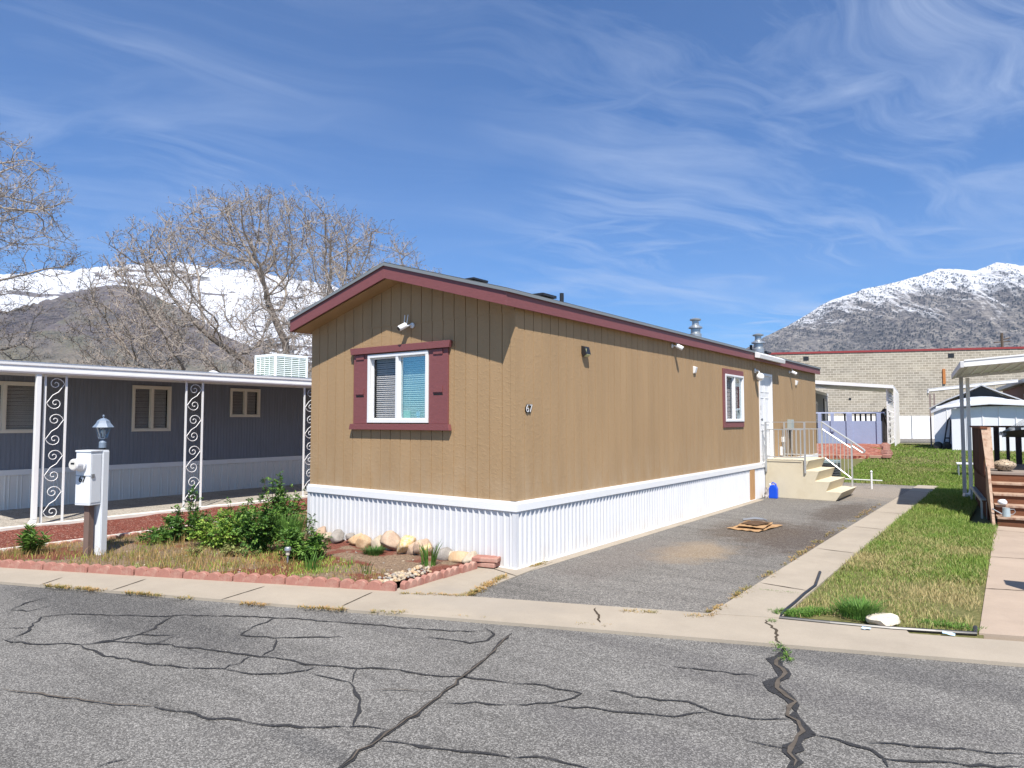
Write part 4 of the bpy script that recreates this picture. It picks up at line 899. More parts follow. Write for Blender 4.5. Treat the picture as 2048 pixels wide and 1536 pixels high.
for i,(px_,py_,pr_,ci,cl_txt) in enumerate(rocks):
    g=G(px_,py_+pr_*.62); dd=g.dot(cf)
    r=pr_*dd/FP*1.3; mb=MB(); zc=soil_z(g.x,g.y)-.01+r*.55
    yy=g.y+r*.6; c=(g.x,yy,zc)
    if yy>Y0-.03-r*.85:
        q=PY(px_,py_,Y0-.03-r*.85); c=(q.x,q.y,max(q.z,zc*.8)); rock_mesh(mb,c,r,i+3,3,.88)
    mb.build('rock',W_R[ci][1],loc=(c[0],c[1],0),smooth=True,label=W_R[ci][0]+' rock in the planter row, '+cl_txt,cat='rock',group='rocks lining the planter under the skirt')
rnd=random.Random(11); mb=MB()
for i in range(150):
    t=rnd.random(); g=G(752+t*100+rnd.uniform(-12,12),1178-t*26+rnd.uniform(-9,7)); r=rnd.uniform(.012,.032)
    mb.cm=rnd.choice((0,0,1,2)); rock_mesh(mb,(g.x,g.y,.055+r*.3),r,i+60,1,.7,.6)
for i in range(130):
    x=rnd.uniform(-9,-5.2); y=rnd.uniform(front_y(x)+.08,min(front_y(x)+1.7,5.9)); r=rnd.uniform(.006,.02); mb.cm=rnd.choice((0,1)); rock_mesh(mb,(x,y,soil_z(x,y)+.002),r,i+300,1,.6,.6)
mb.build('pebbles',[W_R[0][1],W_R[1][1],W_R[2][1]],loc=(-5.2,4.8,0),smooth=True,kind='stuff',label='small loose pebbles at the planter corner',cat='pebbles')
# ------------------------------------------------------------------ plants
def leaf(mb,p,d,l,w_,up,fold=.25,m=None,curl=.15):
    d=d.normalized(); sd=d.cross(up)
    if sd.length<1e-3: sd=d.orthogonal()
    sd.normalize(); n=sd.cross(d)
    a=p; b=p+d*l*.5+sd*w_*.5+n*w_*fold; c=p+d*l-n*l*curl; e=p+d*l*.5-sd*w_*.5+n*w_*fold
    mb.add([a,b,c,e],[(0,1,2),(0,2,3)],m)
def rv(r): 
    v=Vector((r.gauss(0,1),r.gauss(0,1),r.gauss(0,1))); return v.normalized()
def rose(name,base,h,rx,ry,nleaf,mats,label,cat='bush',seed=1,group=None,lsize=.038,tall=0,cl=14,low=.12):
    r=random.Random(seed); root=thing(name,label,cat,(base[0],base[1],0),group); B_=Vector((base[0],base[1],soil_z(*base[:2])-.01))
    sm_=MB(); lf=MB(); tips=[]
    for k in range(cl+tall):
        a=r.uniform(0,6.28); q=math.sqrt(r.random()); T=k>=cl
        hh_=h*(1.1+.35*r.random()) if T else h*(.45+.55*r.random())*(1-.35*q*q)
        end=B_+Vector((math.cos(a)*rx*q*(.45 if T else 1),math.sin(a)*ry*q*(.45 if T else 1),hh_)); mid=B_.lerp(end,.5)+Vector((math.cos(a)*rx*.1,math.sin(a)*ry*.1,h*.12))+rv(r)*.03
        P=[B_+Vector((math.cos(a),math.sin(a),0))*.03,B_.lerp(mid,.5)+rv(r)*.015,mid,mid.lerp(end,.5)+rv(r)*.02,end]
        sm_.tube(P,[.008,.007,.0055,.004,.002],4); tips.append((P,T))
    n=0
    while n<nleaf:
        P,T=r.choice(tips); t=r.uniform(.15 if not T else .3,1.0)
        if T and r.random()<.55: continue
        k=t*(len(P)-1); i=min(len(P)-2,int(k)); p=P[i].lerp(P[i+1],k-i)+rv(r)*(.02 if T else rx*.30*r.random())
        if p.z<B_.z+low*.3: continue
        ax=(rv(r)+Vector((0,0,.2))+(p-B_-Vector((0,0,h*.4))).normalized()*.6).normalized(); stl=lsize*r.uniform(1.,1.6)
        up=(Vector((0,0,1))+rv(r)*.5).normalized(); mi=0 if r.random()<.6 else (1 if len(mats)>1 else 0)
        side=ax.cross(up).normalized()
        for j in range(5):
            if j==4: q_=p+ax*stl; d_=ax
            else: q_=p+ax*stl*(.45+.35*(j//2)); d_=(side*(1 if j%2 else -1)+ax*.5)
            leaf(lf,q_,d_+rv(r)*.15,lsize*r.uniform(.8,1.15),lsize*.7,up,.2,mi)
        n+=5
    sm_.build('stem',W['stem'],root); lf.build('foliage',[W[q] for q in mats],root)
    return root
def at(px_,py_): g=G(px_,py_); return (g.x,g.y)
rose('rose_bush',at(372,1088),0.482,0.323,0.309,2890,['leaf_dark','leaf_mid'],'dark green rose bush with one tall shoot, left of the others','bush',1,'rose bushes in the planter',tall=3)
rose('rose_bush',at(318,1093),0.212,0.310,0.238,1190,['leaf_mid','leaf_dark'],'low spreading rose bush beside the dark tall-shooted one','bush',2,'rose bushes in the planter')
rose('rose_bush',at(438,1104),0.424,0.447,0.333,3910,['leaf_yel','leaf_mid'],'bright yellow-green rose bush in the middle of the planter','bush',3,'rose bushes in the planter')
rose('rose_bush',at(515,1112),0.597,0.373,0.333,4420,['leaf_mid','leaf_dark'],'largest leafy rose bush, right of the yellow-green one','bush',4,'rose bushes in the planter',tall=1)
rose('rose_bush',at(553,1062),0.597,0.522,0.416,4080,['leaf_mid','leaf_dark'],'tall rose bush at the back with shoots in front of the carport column','bush',5,'rose bushes in the planter',tall=4)
rose('rose_bush',at(598,1124),0.347,0.373,0.261,3230,['leaf_mid','leaf_dark'],'rose bush beside the first rocks, behind the solar stake light','bush',6,'rose bushes in the planter',tall=1)
rose('rose_bush',at(470,1075),0.404,0.373,0.356,2040,['leaf_mid','leaf_dark'],'rose bush behind the yellow-green one, against the edging','bush',16,'rose bushes in the planter',tall=1)
rose('shrub',(-8.45,7.2),.45,.25,.3,500,['leaf_mid','leaf_yel'],'small green shrub beside the left edge of the tan home','shrub',7,None)
rose('euonymus',at(462,1119),.16,.16,.12,600,['leaf_var'],'low variegated yellow-edged shrub in front of the yellow-green rose','shrub',8,'variegated shrubs',lsize=.02)
rose('euonymus',at(388,1122),.12,.10,.09,260,['leaf_var'],'smaller variegated yellow-edged shrub in the dry grass','shrub',9,'variegated shrubs',lsize=.02)
rose('euonymus',at(500,1122),.13,.14,.10,350,['leaf_dark','leaf_var'],'bluish low shrub at the foot of the largest rose bush','shrub',18,'variegated shrubs',lsize=.018)
rose('weed',at(748,1082),.20,.09,.09,320,['leaf_dark','leaf_mid'],'dark leafy weed growing between rocks at the white skirt','weed',10,'weeds in the planter',lsize=.022,cl=5)
rose('weed',at(620,1090),.30,.10,.10,260,['leaf_dark','leaf_mid'],'upright reddish-tipped weed at the left corner of the white skirt','weed',12,'weeds in the planter',lsize=.022,cl=5)
def blades(mb,c,n,h,spread,wd,r,lean=.35,m=None,k=4):
    for i in range(n):
        a=r.uniform(0,6.28); q=math.sqrt(r.random())*spread; p=Vector((c[0]+math.cos(a)*q,c[1]+math.sin(a)*q,c[2])); hh_=h*r.uniform(.6,1.); ld=Vector((math.cos(a+r.uniform(-.6,.6)),math.sin(a+r.uniform(-.6,.6)),0))*lean*hh_*r.uniform(.3,1.4)
        sd=Vector((-ld.y,ld.x,0)).normalized()*wd*.5 if ld.length>1e-5 else Vector((wd*.5,0,0)); b=r.uniform(-.5,.5); sd=Vector((sd.x*math.cos(b)-sd.y*math.sin(b),sd.x*math.sin(b)+sd.y*math.cos(b),0)); vs=[]
        for j in range(k):
            t=j/k; pt=p+Vector((0,0,hh_*(t-.25*t*t*t*lean)))+ld*t*t; w_=1-.55*t; vs+=[pt-sd*w_,pt+sd*w_]
        vs.append(p+Vector((0,0,hh_*(1-.25*lean)))+ld)
        mb.add(vs,[(2*j,2*j+1,2*j+3,2*j+2) for j in range(k-1)]+[(2*k-2,2*k-1,2*k)],m)
def clump(name,px_,py_,n,h,sp,wd,mat,label,cat,lean=.35,seed=1,group=None,z=None):
    g=G(px_,py_); r=random.Random(seed); mb=MB(); blades(mb,(g.x,g.y,.03 if z is None else z),n,h,sp,wd,r,lean); return mb.build(name,W[mat],loc=(g.x,g.y,0),label=label,cat=cat,group=group)
clump('iris_plant',858,1141,34,.34,.08,.018,'iris','tall sword-leaved iris in front of the speckled rocks','iris',.3,1,'iris clumps')
clump('iris_plant',622,1148,36,.24,.09,.014,'iris','bright green iris clump right of the solar stake light','iris',.4,2,'iris clumps')
clump('iris_plant',733,1155,10,.20,.05,.012,'iris','thin iris shoots near the front of the bare soil','iris',.4,3,'iris clumps')
clump('iris_plant',700,1140,7,.15,.03,.010,'iris','few short iris shoots in the bare soil','iris',.2,4,'iris clumps')
clump('grass_tuft',747,1116,500,.13,.11,.006,'leaf_dark','rounded dark green grass tuft below the rocks','grass tuft',.7,5)
clump('grass_tuft',575,1085,420,.42,.22,.009,'iris','tall bright grass clump between the rose bushes','grass tuft',.3,6)
clump('grass_tuft',1720,1240,420,.17,.15,.008,'iris','thick green grass clump behind the white stone','grass tuft',.7,7)
# leafy plant at the far left
r=random.Random(21); g=G(57,1117); root=thing('lily_plant','bushy green lily plant with whorled leaves at the left end of the planter','plant',(g.x,g.y,0)); mb=MB(); sm_=MB()
for k in range(15):
    a=r.uniform(0,6.28); q=r.uniform(0,.16); h_=r.uniform(.18,.36)*(1-q*1.5); b_=Vector((g.x,g.y,.03)); e_=b_+Vector((math.cos(a)*q*1.4,math.sin(a)*q*1.4,h_)); sm_.tube([b_,b_.lerp(e_,.5)+Vector((0,0,.02)),e_],[.006,.005,.003],4)
    for j in range(34):
        t=.25+.75*j/34; p=b_.lerp(e_,t); an=j*2.4; leaf(mb,p,Vector((math.cos(an),math.sin(an),.35+.9*(t>.9))),.085,.02,Vector((0,0,1)),.15,None,.2)
sm_.build('stem',W['stem'],root); mb.build('foliage',W['leaf_mid'],root)
# solar stake light
g=G(575,1139); sl_=thing('solar_stake_light','small silver solar stake light standing in front of the rose bush','garden light',(g.x,g.y,0)); 
mb=MB(); mb.tube([(g.x,g.y,0),(g.x,g.y,.15)],.010,8); mb.build('stake',W['galv'],sl_)
mb=MB(); mb.lathe((g.x,g.y,.15),[(.012,0),(.022,.01),(.024,.055)],14); mb.build('glass',M('frosted_stake_glass',(.55,.50,.38),.3),sl_)
mb=MB(); mb.lathe((g.x,g.y,.205),[(.035,0),(.038,.008),(.034,.035),(.03,.04)],16); mb.build('cap',W['galv'],sl_)
# ------------------------------------------------------------------ grass
def grass(name,mat,areas,seed,label,cat='grass',origin=(0,0,0)):
    r=np.random.RandomState(seed); V=[];F=[];base=0
    for (n,sx,sy,zf,h0,h1,wd) in areas:
        x=sx(r,n); y=sy(r,n,x); keep=np.isfinite(y); x=x[keep]; y=y[keep]; n=len(x)
        x=x+r.normal(0,.022,n)*(wd<.012); z=zf(x,y); h=r.uniform(h0,h1,n); a=r.uniform(0,2*np.pi,n); l=h*r.uniform(.1,.9,n); la=r.uniform(0,2*np.pi,n); w_=wd*r.uniform(.6,1.2,n)
        dx,dy=np.cos(a)*w_/2,np.sin(a)*w_/2; lx_,ly_=np.cos(la)*l,np.sin(la)*l
        P=np.stack([np.stack([x-dx,y-dy,z],1),np.stack([x+dx,y+dy,z],1),np.stack([x+lx_*.35+dx*.7,y+ly_*.35+dy*.7,z+h*.6],1),np.stack([x+lx_*.35-dx*.7,y+ly_*.35-dy*.7,z+h*.6],1),np.stack([x+lx_,y+ly_,z+h*.92],1)],1).reshape(-1,3)
        i=base+np.arange(n)[:,None]*5
        V.append(P); F.append((i,n)); base+=5*n
    V=np.concatenate(V); me=bpy.data.meshes.new(name); nv=len(V); nb_=nv//5
    idx=np.arange(nb_)[:,None]*5
    loops=np.concatenate([idx+np.array([[0,1,2,3]]),idx+np.array([[3,2,4]])],1).reshape(-1)
    starts=(np.arange(nb_)[:,None]*7+np.array([[0,4]])).reshape(-1); tot=np.tile([4,3],nb_)
    me.vertices.add(nv); me.vertices.foreach_set('co',V.astype(np.float32).ravel()); me.loops.add(len(loops)); me.loops.foreach_set('vertex_index',loops.astype(np.int32)); me.polygons.add(len(starts)); me.polygons.foreach_set('loop_start',starts.astype(np.int32)); me.polygons.foreach_set('loop_total',tot.astype(np.int32)); me.update(calc_edges=True); me.validate()
    me.materials.append(W[mat]); o=bpy.data.objects.new(name,me); C.objects.link(o); return tag(o,label,cat,None,'stuff')
def inpoly(x,y,P):
    c=np.zeros(len(x),bool); n=len(P)
    for i in range(n):
        x1,y1=P[i]; x2,y2=P[(i+1)%n]; k=((y1>y)!=(y2>y))&(x<(x2-x1)*(y-y1)/(y2-y1+1e-12)+x1); c^=k
    return c
LP=[(S1[0]+.03,S1[1]+.05),(F0[0]-.02,F0[1]+.03),(-.40,9),(-.40,12.95),(-.8,13.),(-.8,20),(-1.74,20),(-1.68,9)]
def ux(a,b): return lambda r,n:r.uniform(a,b,n)
def up_(a,b,P,pw=1.): 
    def f(r,n,x):
        y=a+(b-a)*r.uniform(0,1,n)**pw; return np.where(inpoly(x,y,P),y,np.nan)
    return f
def vn(x,y,s,o): return np.array([noise.noise(Vector((a*s+o,b*s,o))) for a,b in zip(x,y)])
flat=lambda z:(lambda x,y:np.full(len(x),z))
def dense(a,b,P,thr,s,o):
    def f(r,n,x):
        y=r.uniform(a,b,n); k=inpoly(x,y,P); q=vn(x,y,s,o)+r.uniform(-.25,.25,n); return np.where(k&(q>thr),y,np.nan)
    return f
grass('front_lawn_grass','grass_front',[(21000,ux(-1.85,-.3),dense(5.9,9.,LP,-.12,2.2,3.),flat(.012),.02,.055,.006),(36000,ux(-1.85,-.3),up_(8.3,13.5,LP),flat(.012),.03,.075,.008),(26000,ux(-1.85,-.3),up_(12.,20,LP),flat(.012),.04,.09,.010)],1,'patchy green and straw grass of the strip beside the concrete strip')
def lawnz(x,y): t=np.clip((y-20)/13,0,1); return .45*t*t*(3-2*t)
BP=[(-4.4,20.0),(10,20),(10,39),(-7.6,39),(-4.6,31.)]
grass('back_lawn_grass','grass_back',[(60000,ux(-4.5,6),up_(20,26,BP),lawnz,.03,.07,.016),(60000,ux(-7.6,8),up_(25,38.9,BP),lawnz,.03,.07,.026)],2,'green back lawn rising to the shed and far home')
PP=[(x,front_y(x)+.09) for x in (-10.0,-9,-8,-7,-6,-5.2)]+[(-5.3,5.2),(-6.6,5.3),(-7.6,5.9),(-8.3,6.0),(-8.3,8.),(-10.0,8.)]
def szv(x,y): return np.array([soil_z(a,b) for a,b in zip(x,y)])
grass('planter_grass','grass_dry',[(26000,ux(-10,-6.5),dense(2.2,8,PP,-.10,1.6,5.),szv,.03,.085,.005),(6000,ux(-10,-6.6),dense(2.2,7,PP,.1,1.1,9.),szv,.08,.17,.005),(9000,ux(-6.9,-5.2),dense(3.,5.6,PP,.02,1.8,7.),szv,.02,.05,.006)],3,'dry straw-coloured and green weeds covering the planter','weeds')
grass('planter_clover','leaf_yel',[(9000,ux(-7.2,-5.1),dense(3.,5.6,PP,.10,1.7,21.),szv,.015,.05,.009),(5000,ux(-10,-6.9),dense(2.2,6,PP,.16,1.9,31.),szv,.02,.09,.008)],6,'green clover and weeds at the front of the planter','weeds')
def weed_line(areas,seed,name,mat,label):
    r=random.Random(seed); mb=MB()
    for P,n,h,sp in areas:
        Pw=[G(*q) for q in P]; 
        for i in range(n):
            t=r.random()*(len(Pw)-1); k=int(t); p=Pw[k].lerp(Pw[min(k+1,len(Pw)-1)],t-k)
            if noise.noise(p*2.2+Vector((0,0,seed)))<-.08: continue
            blades(mb,(p.x+r.gauss(0,sp),p.y+r.gauss(0,sp),.02),6,h*r.uniform(.5,1.2),.025,.007,r,1.1,None,2)
    return mb.build(name,W[mat],kind='stuff',label=label,cat='weeds')
weed_line([([(60,1173),(250,1190),(480,1212),(800,1232)],420,.035,.02),([(800,1230),(1300,1262)],25,.02,.012),([(1090,1128),(1000,1160),(935,1197)],320,.03,.025),([(935,1197),(800,1192)],50,.03,.015),([(1180,1222),(1260,1228),(1417,1240)],110,.028,.02),([(1417,1237),(1500,1180),(1640,1085),(1760,1010)],330,.035,.035),([(1420,1178),(1600,1193)],0,.02,.01)],4,'crack_weeds','grass_dry','low weeds growing along the kerb and driveway seams')
weed_line([([(1520,1185),(1605,1194)],90,.02,.008),([(1555,1290),(1580,1330)],40,.02,.02),([(1190,1218),(1200,1222)],25,.04,.02),([(1540,1245),(1546,1250)],15,.02,.01),([(1565,1235),(1720,1222)],500,.045,.05),([(1700,1232),(1940,1262)],260,.03,.05)],8,'joint_weeds','leaf_mid','green clover weeds at the front of the lawn strip and in joints')
# black edging tube round the lawn strip and white stone, wrappers
mb=MB(); mb.tube([G(*q)+Vector((0,0,.028)) for q in ((1640,1150),(1630,1178),(1608,1195),(1590,1212),(1566,1232),(1560,1243),(1660,1253),(1780,1264),(1870,1270),(1951,1275),(1951,1262))],.017,8); mb.build('edging_tube',W['black'],loc=(-1.6,6,0),label='black plastic edging tube along the front of the lawn strip',cat='edging')
g=G(1768,1256); mb=MB(); rock_mesh(mb,(g.x,g.y+.08,.045),.125,91,3,.5,1.2); mb.build('white_stone',W['stone_w'],loc=(g.x,g.y,0),label='flat white stone at the front edge of the lawn strip',cat='stone')
for i,(q,s_,t) in enumerate((((1733,1266),.045,'crumpled blue wrapper on the kerb in front of the white stone'),((1898,1277),.06,'flat blue and white wrapper at the right end of the edging tube'))):
    g=G(*q); mb=MB(); n=4; vs=[(g.x+(a-1.5)*s_*.45,g.y+(b-1.5)*s_*.28+(a-1.5)*s_*.15,.034+.014*noise.noise(Vector((a*1.3,b*1.7,i*9+.5)))+.006) for b in range(n) for a in range(n)]
    mb.add(vs,[(b*n+a,b*n+a+1,(b+1)*n+a+1,(b+1)*n+a) for b in range(n-1) for a in range(n-1)]); mb.build('wrapper',W['litter'],loc=(g.x,g.y,0),label=t,cat='litter')
def PL(px,py,P,dv):   # point of a pixel on the upright plane through P along dv
    n=Vector((-dv.y,dv.x,0)); r=ray(px,py); return EO+r*((Vector(P)-EO).dot(n)/r.dot(n))
VR=Vector((-.105,.994,0)).normalized(); UR=Vector((VR.y,-VR.x,0))
OR=Vector((-.43,13.16,0))
def L(a,b,z): v=OR+UR*a+VR*b; return Vector((v.x,v.y,z))
def lbox(mb,a0,a1,b0,b1,z0,z1,O=OR):
    c=O+UR*((a0+a1)/2)+VR*((b0+b1)/2); mb.obox((c.x,c.y,(z0+z1)/2),UR*(a1-a0)/2,VR*(b1-b0)/2,Vector((0,0,(z1-z0)/2)))
# ------------------------------------------------------------------ wooden deck and stairs on the right
dk=thing('wooden_deck','weathered reddish wooden deck with open stairs at the right edge','deck',(.5,15,0))
mb=MB(); mb2=MB()
for k in range(5):
    z=.155*(k+1); b=.27*k
    if k<4:
        lbox(mb,.04,2.6,b-.02,b+.13,z-.035,z); lbox(mb,.04,2.6,b+.14,b+.30,z-.036,z-.001)
    lbox(mb2,.04,2.6,b+.01,b+.03,z-.155,z-.037)
for i,o in enumerate([]): pass
tr=mb.build('stair_tread',W['wood_w'],dk,bev=.004); mb2.build('stair_riser',W['wood'],dk)
mb=MB()
for i in range(20): lbox(mb,-.02,2.6,1.07+i*.142,1.07+i*.142+.136,.735,.775)
mb.build('deck_board',M('grey_deck_boards',(.26,.22,.19),.8,stretch=(1,7,7),var=.25),dk,bev=.003)
mb=MB(); 
for b in (1.2,2.5,3.8):
    for a in (.02,1.3,2.5): lbox(mb,a,a+.09,b,b+.09,0,.735)
lbox(mb,-.02,2.6,1.085,1.11,.60,.733); mb.build('deck_frame',W['wood'],dk)
mb=MB(); lbox(mb,-.03,-.012,.75,3.9,.0,.733); mb.build('side_skirt',W['wood_v'],dk)
mb=MB()
n=19
for i in range(n):
    b=1.02+i*(3.86-1.02)/n; lbox(mb,-.045+.004*(i%2),-.028+.004*(i%2),b,b+.138,.68+.03*math.sin(i*3.),1.50)
mb.build('fence_panel',W['wood_v'],dk)
mb=MB(); lbox(mb,-.08,.02,.98,3.9,1.502,1.535); lbox(mb,-.03,2.6,3.82,3.90,1.50,1.535); mb.build('top_rail',W['wood'],dk,bev=.003)
mb=MB(); mb.prism([L(-.07,1.02,1.53),L(.07,1.02,1.53),L(.07,.60,.86),L(-.04,.60,.86)],VR*.035+Vector((0,0,.0))); mb.build('newel_board',W['wood_w'],dk,bev=.003)
mb=MB(); mb.prism([L(-.03,.60,.90),L(-.03,.95,.90),L(-.03,.95,.45),L(-.03,.16,0),L(-.03,-.06,0)],UR*.04); mb.build('stringer',W['wood_w'],dk,bev=.003)
dkw=M('dark_brown_posts',(.045,.022,.018),.7,var=.2)
for px_,w_ in ((1993.5,8.5),(2016,5),(2037.5,9),(2072,9)):
    q=PL(px_,900,L(0,3.86,0),UR); a=(q-OR).dot(UR); hw=w_*14.5/FP/2; mb=MB(); lbox(mb,a-hw,a+hw,3.82-hw*.2,3.82+.07,.776,1.50); mb.build('post',dkw,dk)
# things on the deck
mb=MB(); c=D(2009,945,11.85); cz=.776; mb.lathe((c.x,c.y,cz),[(.085,0),(.10,.02),(.155,.07),(.175,.105),(.165,.135),(.11,.17),(.065,.18),(.065,.195),(.055,.195)],26)
mp,N,b,oc=mat0('mottled_pot_glaze',.3); c_=N.mix(N.map(N.vor(oc,30),.1,.5),(.04,.028,.02),(.42,.34,.25)); N.put(b.inputs['Base Color'],c_)
mb.build('round_pot',mp,loc=(c.x,c.y,cz),smooth=True,label='squat round mottled brown pot at the top of the deck stairs',cat='pot')
c=L(.13,.21,.311); mb=MB(); rock_mesh(mb,(c.x,c.y,.36),.062,44,3,.75,.3); mb.build('white_cloth_bundle',W['white_trim'],loc=(c.x,c.y,.311),smooth=True,label='white rounded bundle on the second deck stair from the ground',cat='bundle')
c=L(.16,.05,.156); wc=thing('watering_can','small pale grey watering can on the lowest deck stair','watering can',c)
mb=MB(); mb.lathe((c.x,c.y,.156),[(.052,0),(.055,.005),(.048,.13),(.05,.135)],18); mb.build('body',M('pale_blue_can',(.42,.50,.52),.45,metal=.3),wc)
mb=MB(); mb.tube([c+UR*.05+Vector((0,0,.115)),c+UR*.10+Vector((0,0,.12)),c+UR*.115+Vector((0,0,.08)),c+UR*.09+Vector((0,0,.045)),c+UR*.05+Vector((0,0,.035))],.006,6); mb.build('handle',W['galv'],wc)
mb=MB(); mb.tube([c-UR*.045+Vector((0,0,.03)),c-UR*.16+Vector((0,0,.10))],[.012,.008],8); mb.lathe(c-UR*.16+Vector((0,0,.10)),[(.01,0),(.02,.02)],10,axis=(-UR*.8+Vector((0,0,.6)))); mb.build('spout',W['galv'],wc)
# hammock
hk=thing('hammock','hammock with cords fanning from a ring, stretched over the deck','hammock',D(2003,866,13.2)); r0=D(2003,864,13.2); mb=MB()
for i in range(13):
    e=D(2052+i*1.5,836+i*2.6,13.2+i*.05); mb.tube([r0,r0.lerp(e,.5)+Vector((0,0,-.01)),e],.004,4)
mb.lathe(r0-Vector((0,0,.03)),[(.02,0),(.03,.02),(.02,.04)],8); mb.build('cord',M('pale_cord',(.5,.48,.43),.8),hk)
mb=MB(); vs=[]
for j in range(6):
    for i in range(10):
        p=D(2006+i*12,863+j*2.2+i*(.25 if j>3 else -1.2+j*.3),13.1+j*.10); vs.append(p)
mb.add(vs,[(j*10+i,j*10+i+1,(j+1)*10+i+1,(j+1)*10+i) for j in range(5) for i in range(9)]); mb.build('fabric',M('olive_hammock_cloth',(.16,.14,.10),.85,var=.3,vs=20),hk)
mb=MB()
rr=random.Random(4)
for i in range(7): p=D(1998+i*2.2,864+rr.uniform(0,3),13.2); mb.tube([p,p+Vector((0,0,-.05-rr.random()*.03))],.008,5)
mb.build('tassel',M('grey_tassel',(.35,.33,.33),.8),hk)
# low slatted metal bench beside the deck
bn=thing('metal_ladder','dull aluminium ladder lying on edge against the deck side','ladder',G(1968,1035)); n0=G(1962,1037); n1=G(1975,1037); ln=2.7; BO=Vector((n0.x,n0.y,0)); wv_=(n1-n0).length
mb=MB(); lbox(mb,0,.022,0,ln,.28,.33,BO); lbox(mb,wv_-.022,wv_,0,ln,.28,.33,BO)
for b in (0.,ln-.03):
    for a in (0,wv_-.03): lbox(mb,a,a+.03,b,b+.03,0,.28,BO)
mb.build('ladder_rail',W['galv'],bn)
mb=MB()
for i in range(16): lbox(mb,.022,wv_-.022,.05+i*.165,.09+i*.165,.30,.325,BO)
mb.build('rung',W['galv'],bn)
# small metal table on the lawn
t0=G(1917,955,.03); tb=thing('low_metal_table','low grey metal-framed table standing on the back lawn behind the downpipe','table',(t0.x,t0.y,.03)); mb=MB()
for a in (0,.55):
    for b in (0,.5): lbox(mb,a,a+.03,b,b+.03,0.02,.40,Vector((t0.x,t0.y,0)))
mb.build('leg',W['galv'],tb); mb=MB(); lbox(mb,-.03,.61,-.03,.56,.40,.43,Vector((t0.x,t0.y,0))); mb.build('table_top',W['tray'],tb,bev=.004)
# ------------------------------------------------------------------ patio awning
aw=thing('patio_awning','flat white metal awning on two posts over the wooden deck','awning',(.5,16,0))
AO=Vector((-.80,13.95,0)); AW,AL=4.2,3.75; zs=lambda a:2.55+.07*a
def ab(mb,b0,b1,z0,z1,a0=0.,a1=AW):
    q=[]
    for a,z in ((a0,z0),(a1,z0),(a1,z1),(a0,z1)):
        v=AO+UR*a+VR*b0; q.append((v.x,v.y,zs(a)+z))
    mb.prism(q,VR*(b1-b0))
mb=MB(); ab(mb,.03,AL-.03,.06,.085); rfA=mb.build('roof_sheet',W['tray'],aw)
mb=MB()
for i in range(24): ab(mb,.05,AL-.05,.035,.058,.1+i*.17,.13+i*.17)
mb.build('roof_rib',W['tray'],aw)
mb=MB(); ab(mb,0,.03,0,.12); ab(mb,-.012,.0,.095,.12); ab(mb,-.012,0,0,.02); ab(mb,AL-.03,AL,0,.12); mb.build('fascia',W['tray'],aw)
mb=MB(); ab(mb,-.01,AL,-.015,.10,-.06,-.002); mb.build('gutter',M('grey_white_gutter',(.55,.55,.56),.5,var=.05),aw,bev=.01)
for nm,px_,py_ in (('post',1930,995),):
    g=G(px_,py_); mb=MB(); mb.box((g.x-.035,g.y-.035,0),(g.x+.035,g.y+.035,2.56)); mb.build(nm,M('grey_post_paint',(.45,.46,.47),.5),aw,bev=.004)
g=G(1943,997); mb=MB(); mb.tube([(g.x,g.y,2.54),(g.x,g.y,.22),(g.x-.01,g.y-.05,.10),(g.x-.06,g.y-.16,.07),(g.x-.12,g.y-.22,.09)],.048,4); mb.build('downpipe',W['tray'],aw)
g=L(-.02,.99,0); mb=MB(); gg=AO+UR*3.9+VR*.1; mb.box((gg.x-.04,gg.y-.04,0),(gg.x+.04,gg.y+.04,2.8)); mb.build('post',W['tray'],aw)
# unseen pedestal added just beside the frame to cast the shadow on the path
def shadow_caster():
    mb=MB(); b=Vector((.42,8.05,0)); lbox(mb,-.06,.06,-.06,.06,0,1.0,b); lbox(mb,-.14,.16,-.12,.12,.62,1.12,b); return mb.build('shadow_pedestal',W['meter_paint'],loc=(.42,8.05,0),bev=.006,label='unseen pale pedestal added past the right frame edge to shadow the path',cat='pedestal')
shadow_caster()
# ------------------------------------------------------------------ block wall building beyond the lawn
ang=math.atan2(U.y,U.x)
bb=thing('block_building','long cinder block building with white painted base and red roof edge','building',(V2.x,V2.y,0),rz=ang)
m,N,b,oc=mat0('cinder_block',.9); x,y,z=N.xyz(oc)
bt=N.new('ShaderNodeTexBrick'); N.put(bt.inputs['Vector'],N.vec(x,N.math('ADD',z,.1),0.)); bt.inputs['Scale'].default_value=1; bt.inputs['Brick Width'].default_value=.46; bt.inputs['Row Height'].default_value=.20; bt.inputs['Mortar Size'].default_value=.022; bt.inputs['Mortar Smooth'].default_value=.4
bt.inputs['Color1'].default_value=(.25,.225,.185,1); bt.inputs['Color2'].default_value=(.37,.34,.285,1); bt.inputs['Mortar'].default_value=(.56,.51,.43,1); bt.inputs['Bias'].default_value=-.1
v=N.vec(N.math('MULTIPLY',x,.12),0.,N.math('MULTIPLY',z,.9)); c=N.mix(N.map(N.noise(v,1.6,4,.6),.35,.7,.0,.30),bt.outputs[0],(.56,.49,.37))
c=N.mix(N.math('MULTIPLY',N.map(N.noise(N.vec(N.math('MULTIPLY',x,.7),0.,z),.6,4,.6),.5,.7),.35),c,(.22,.20,.17))
N.put(b.inputs['Base Color'],c); W['block']=m
def lb(mb,a,b_): mb.box(a,b_); return mb
def child_local(mb,name,mat,parent,**k):
    o=mb.build(name,mat,None,(0,0,0),**k); o.parent=parent; return o
mb=MB(); mb.box((-34,0,2.0),(50,9,7.45)); child_local(mb,'wall',W['block'],bb)
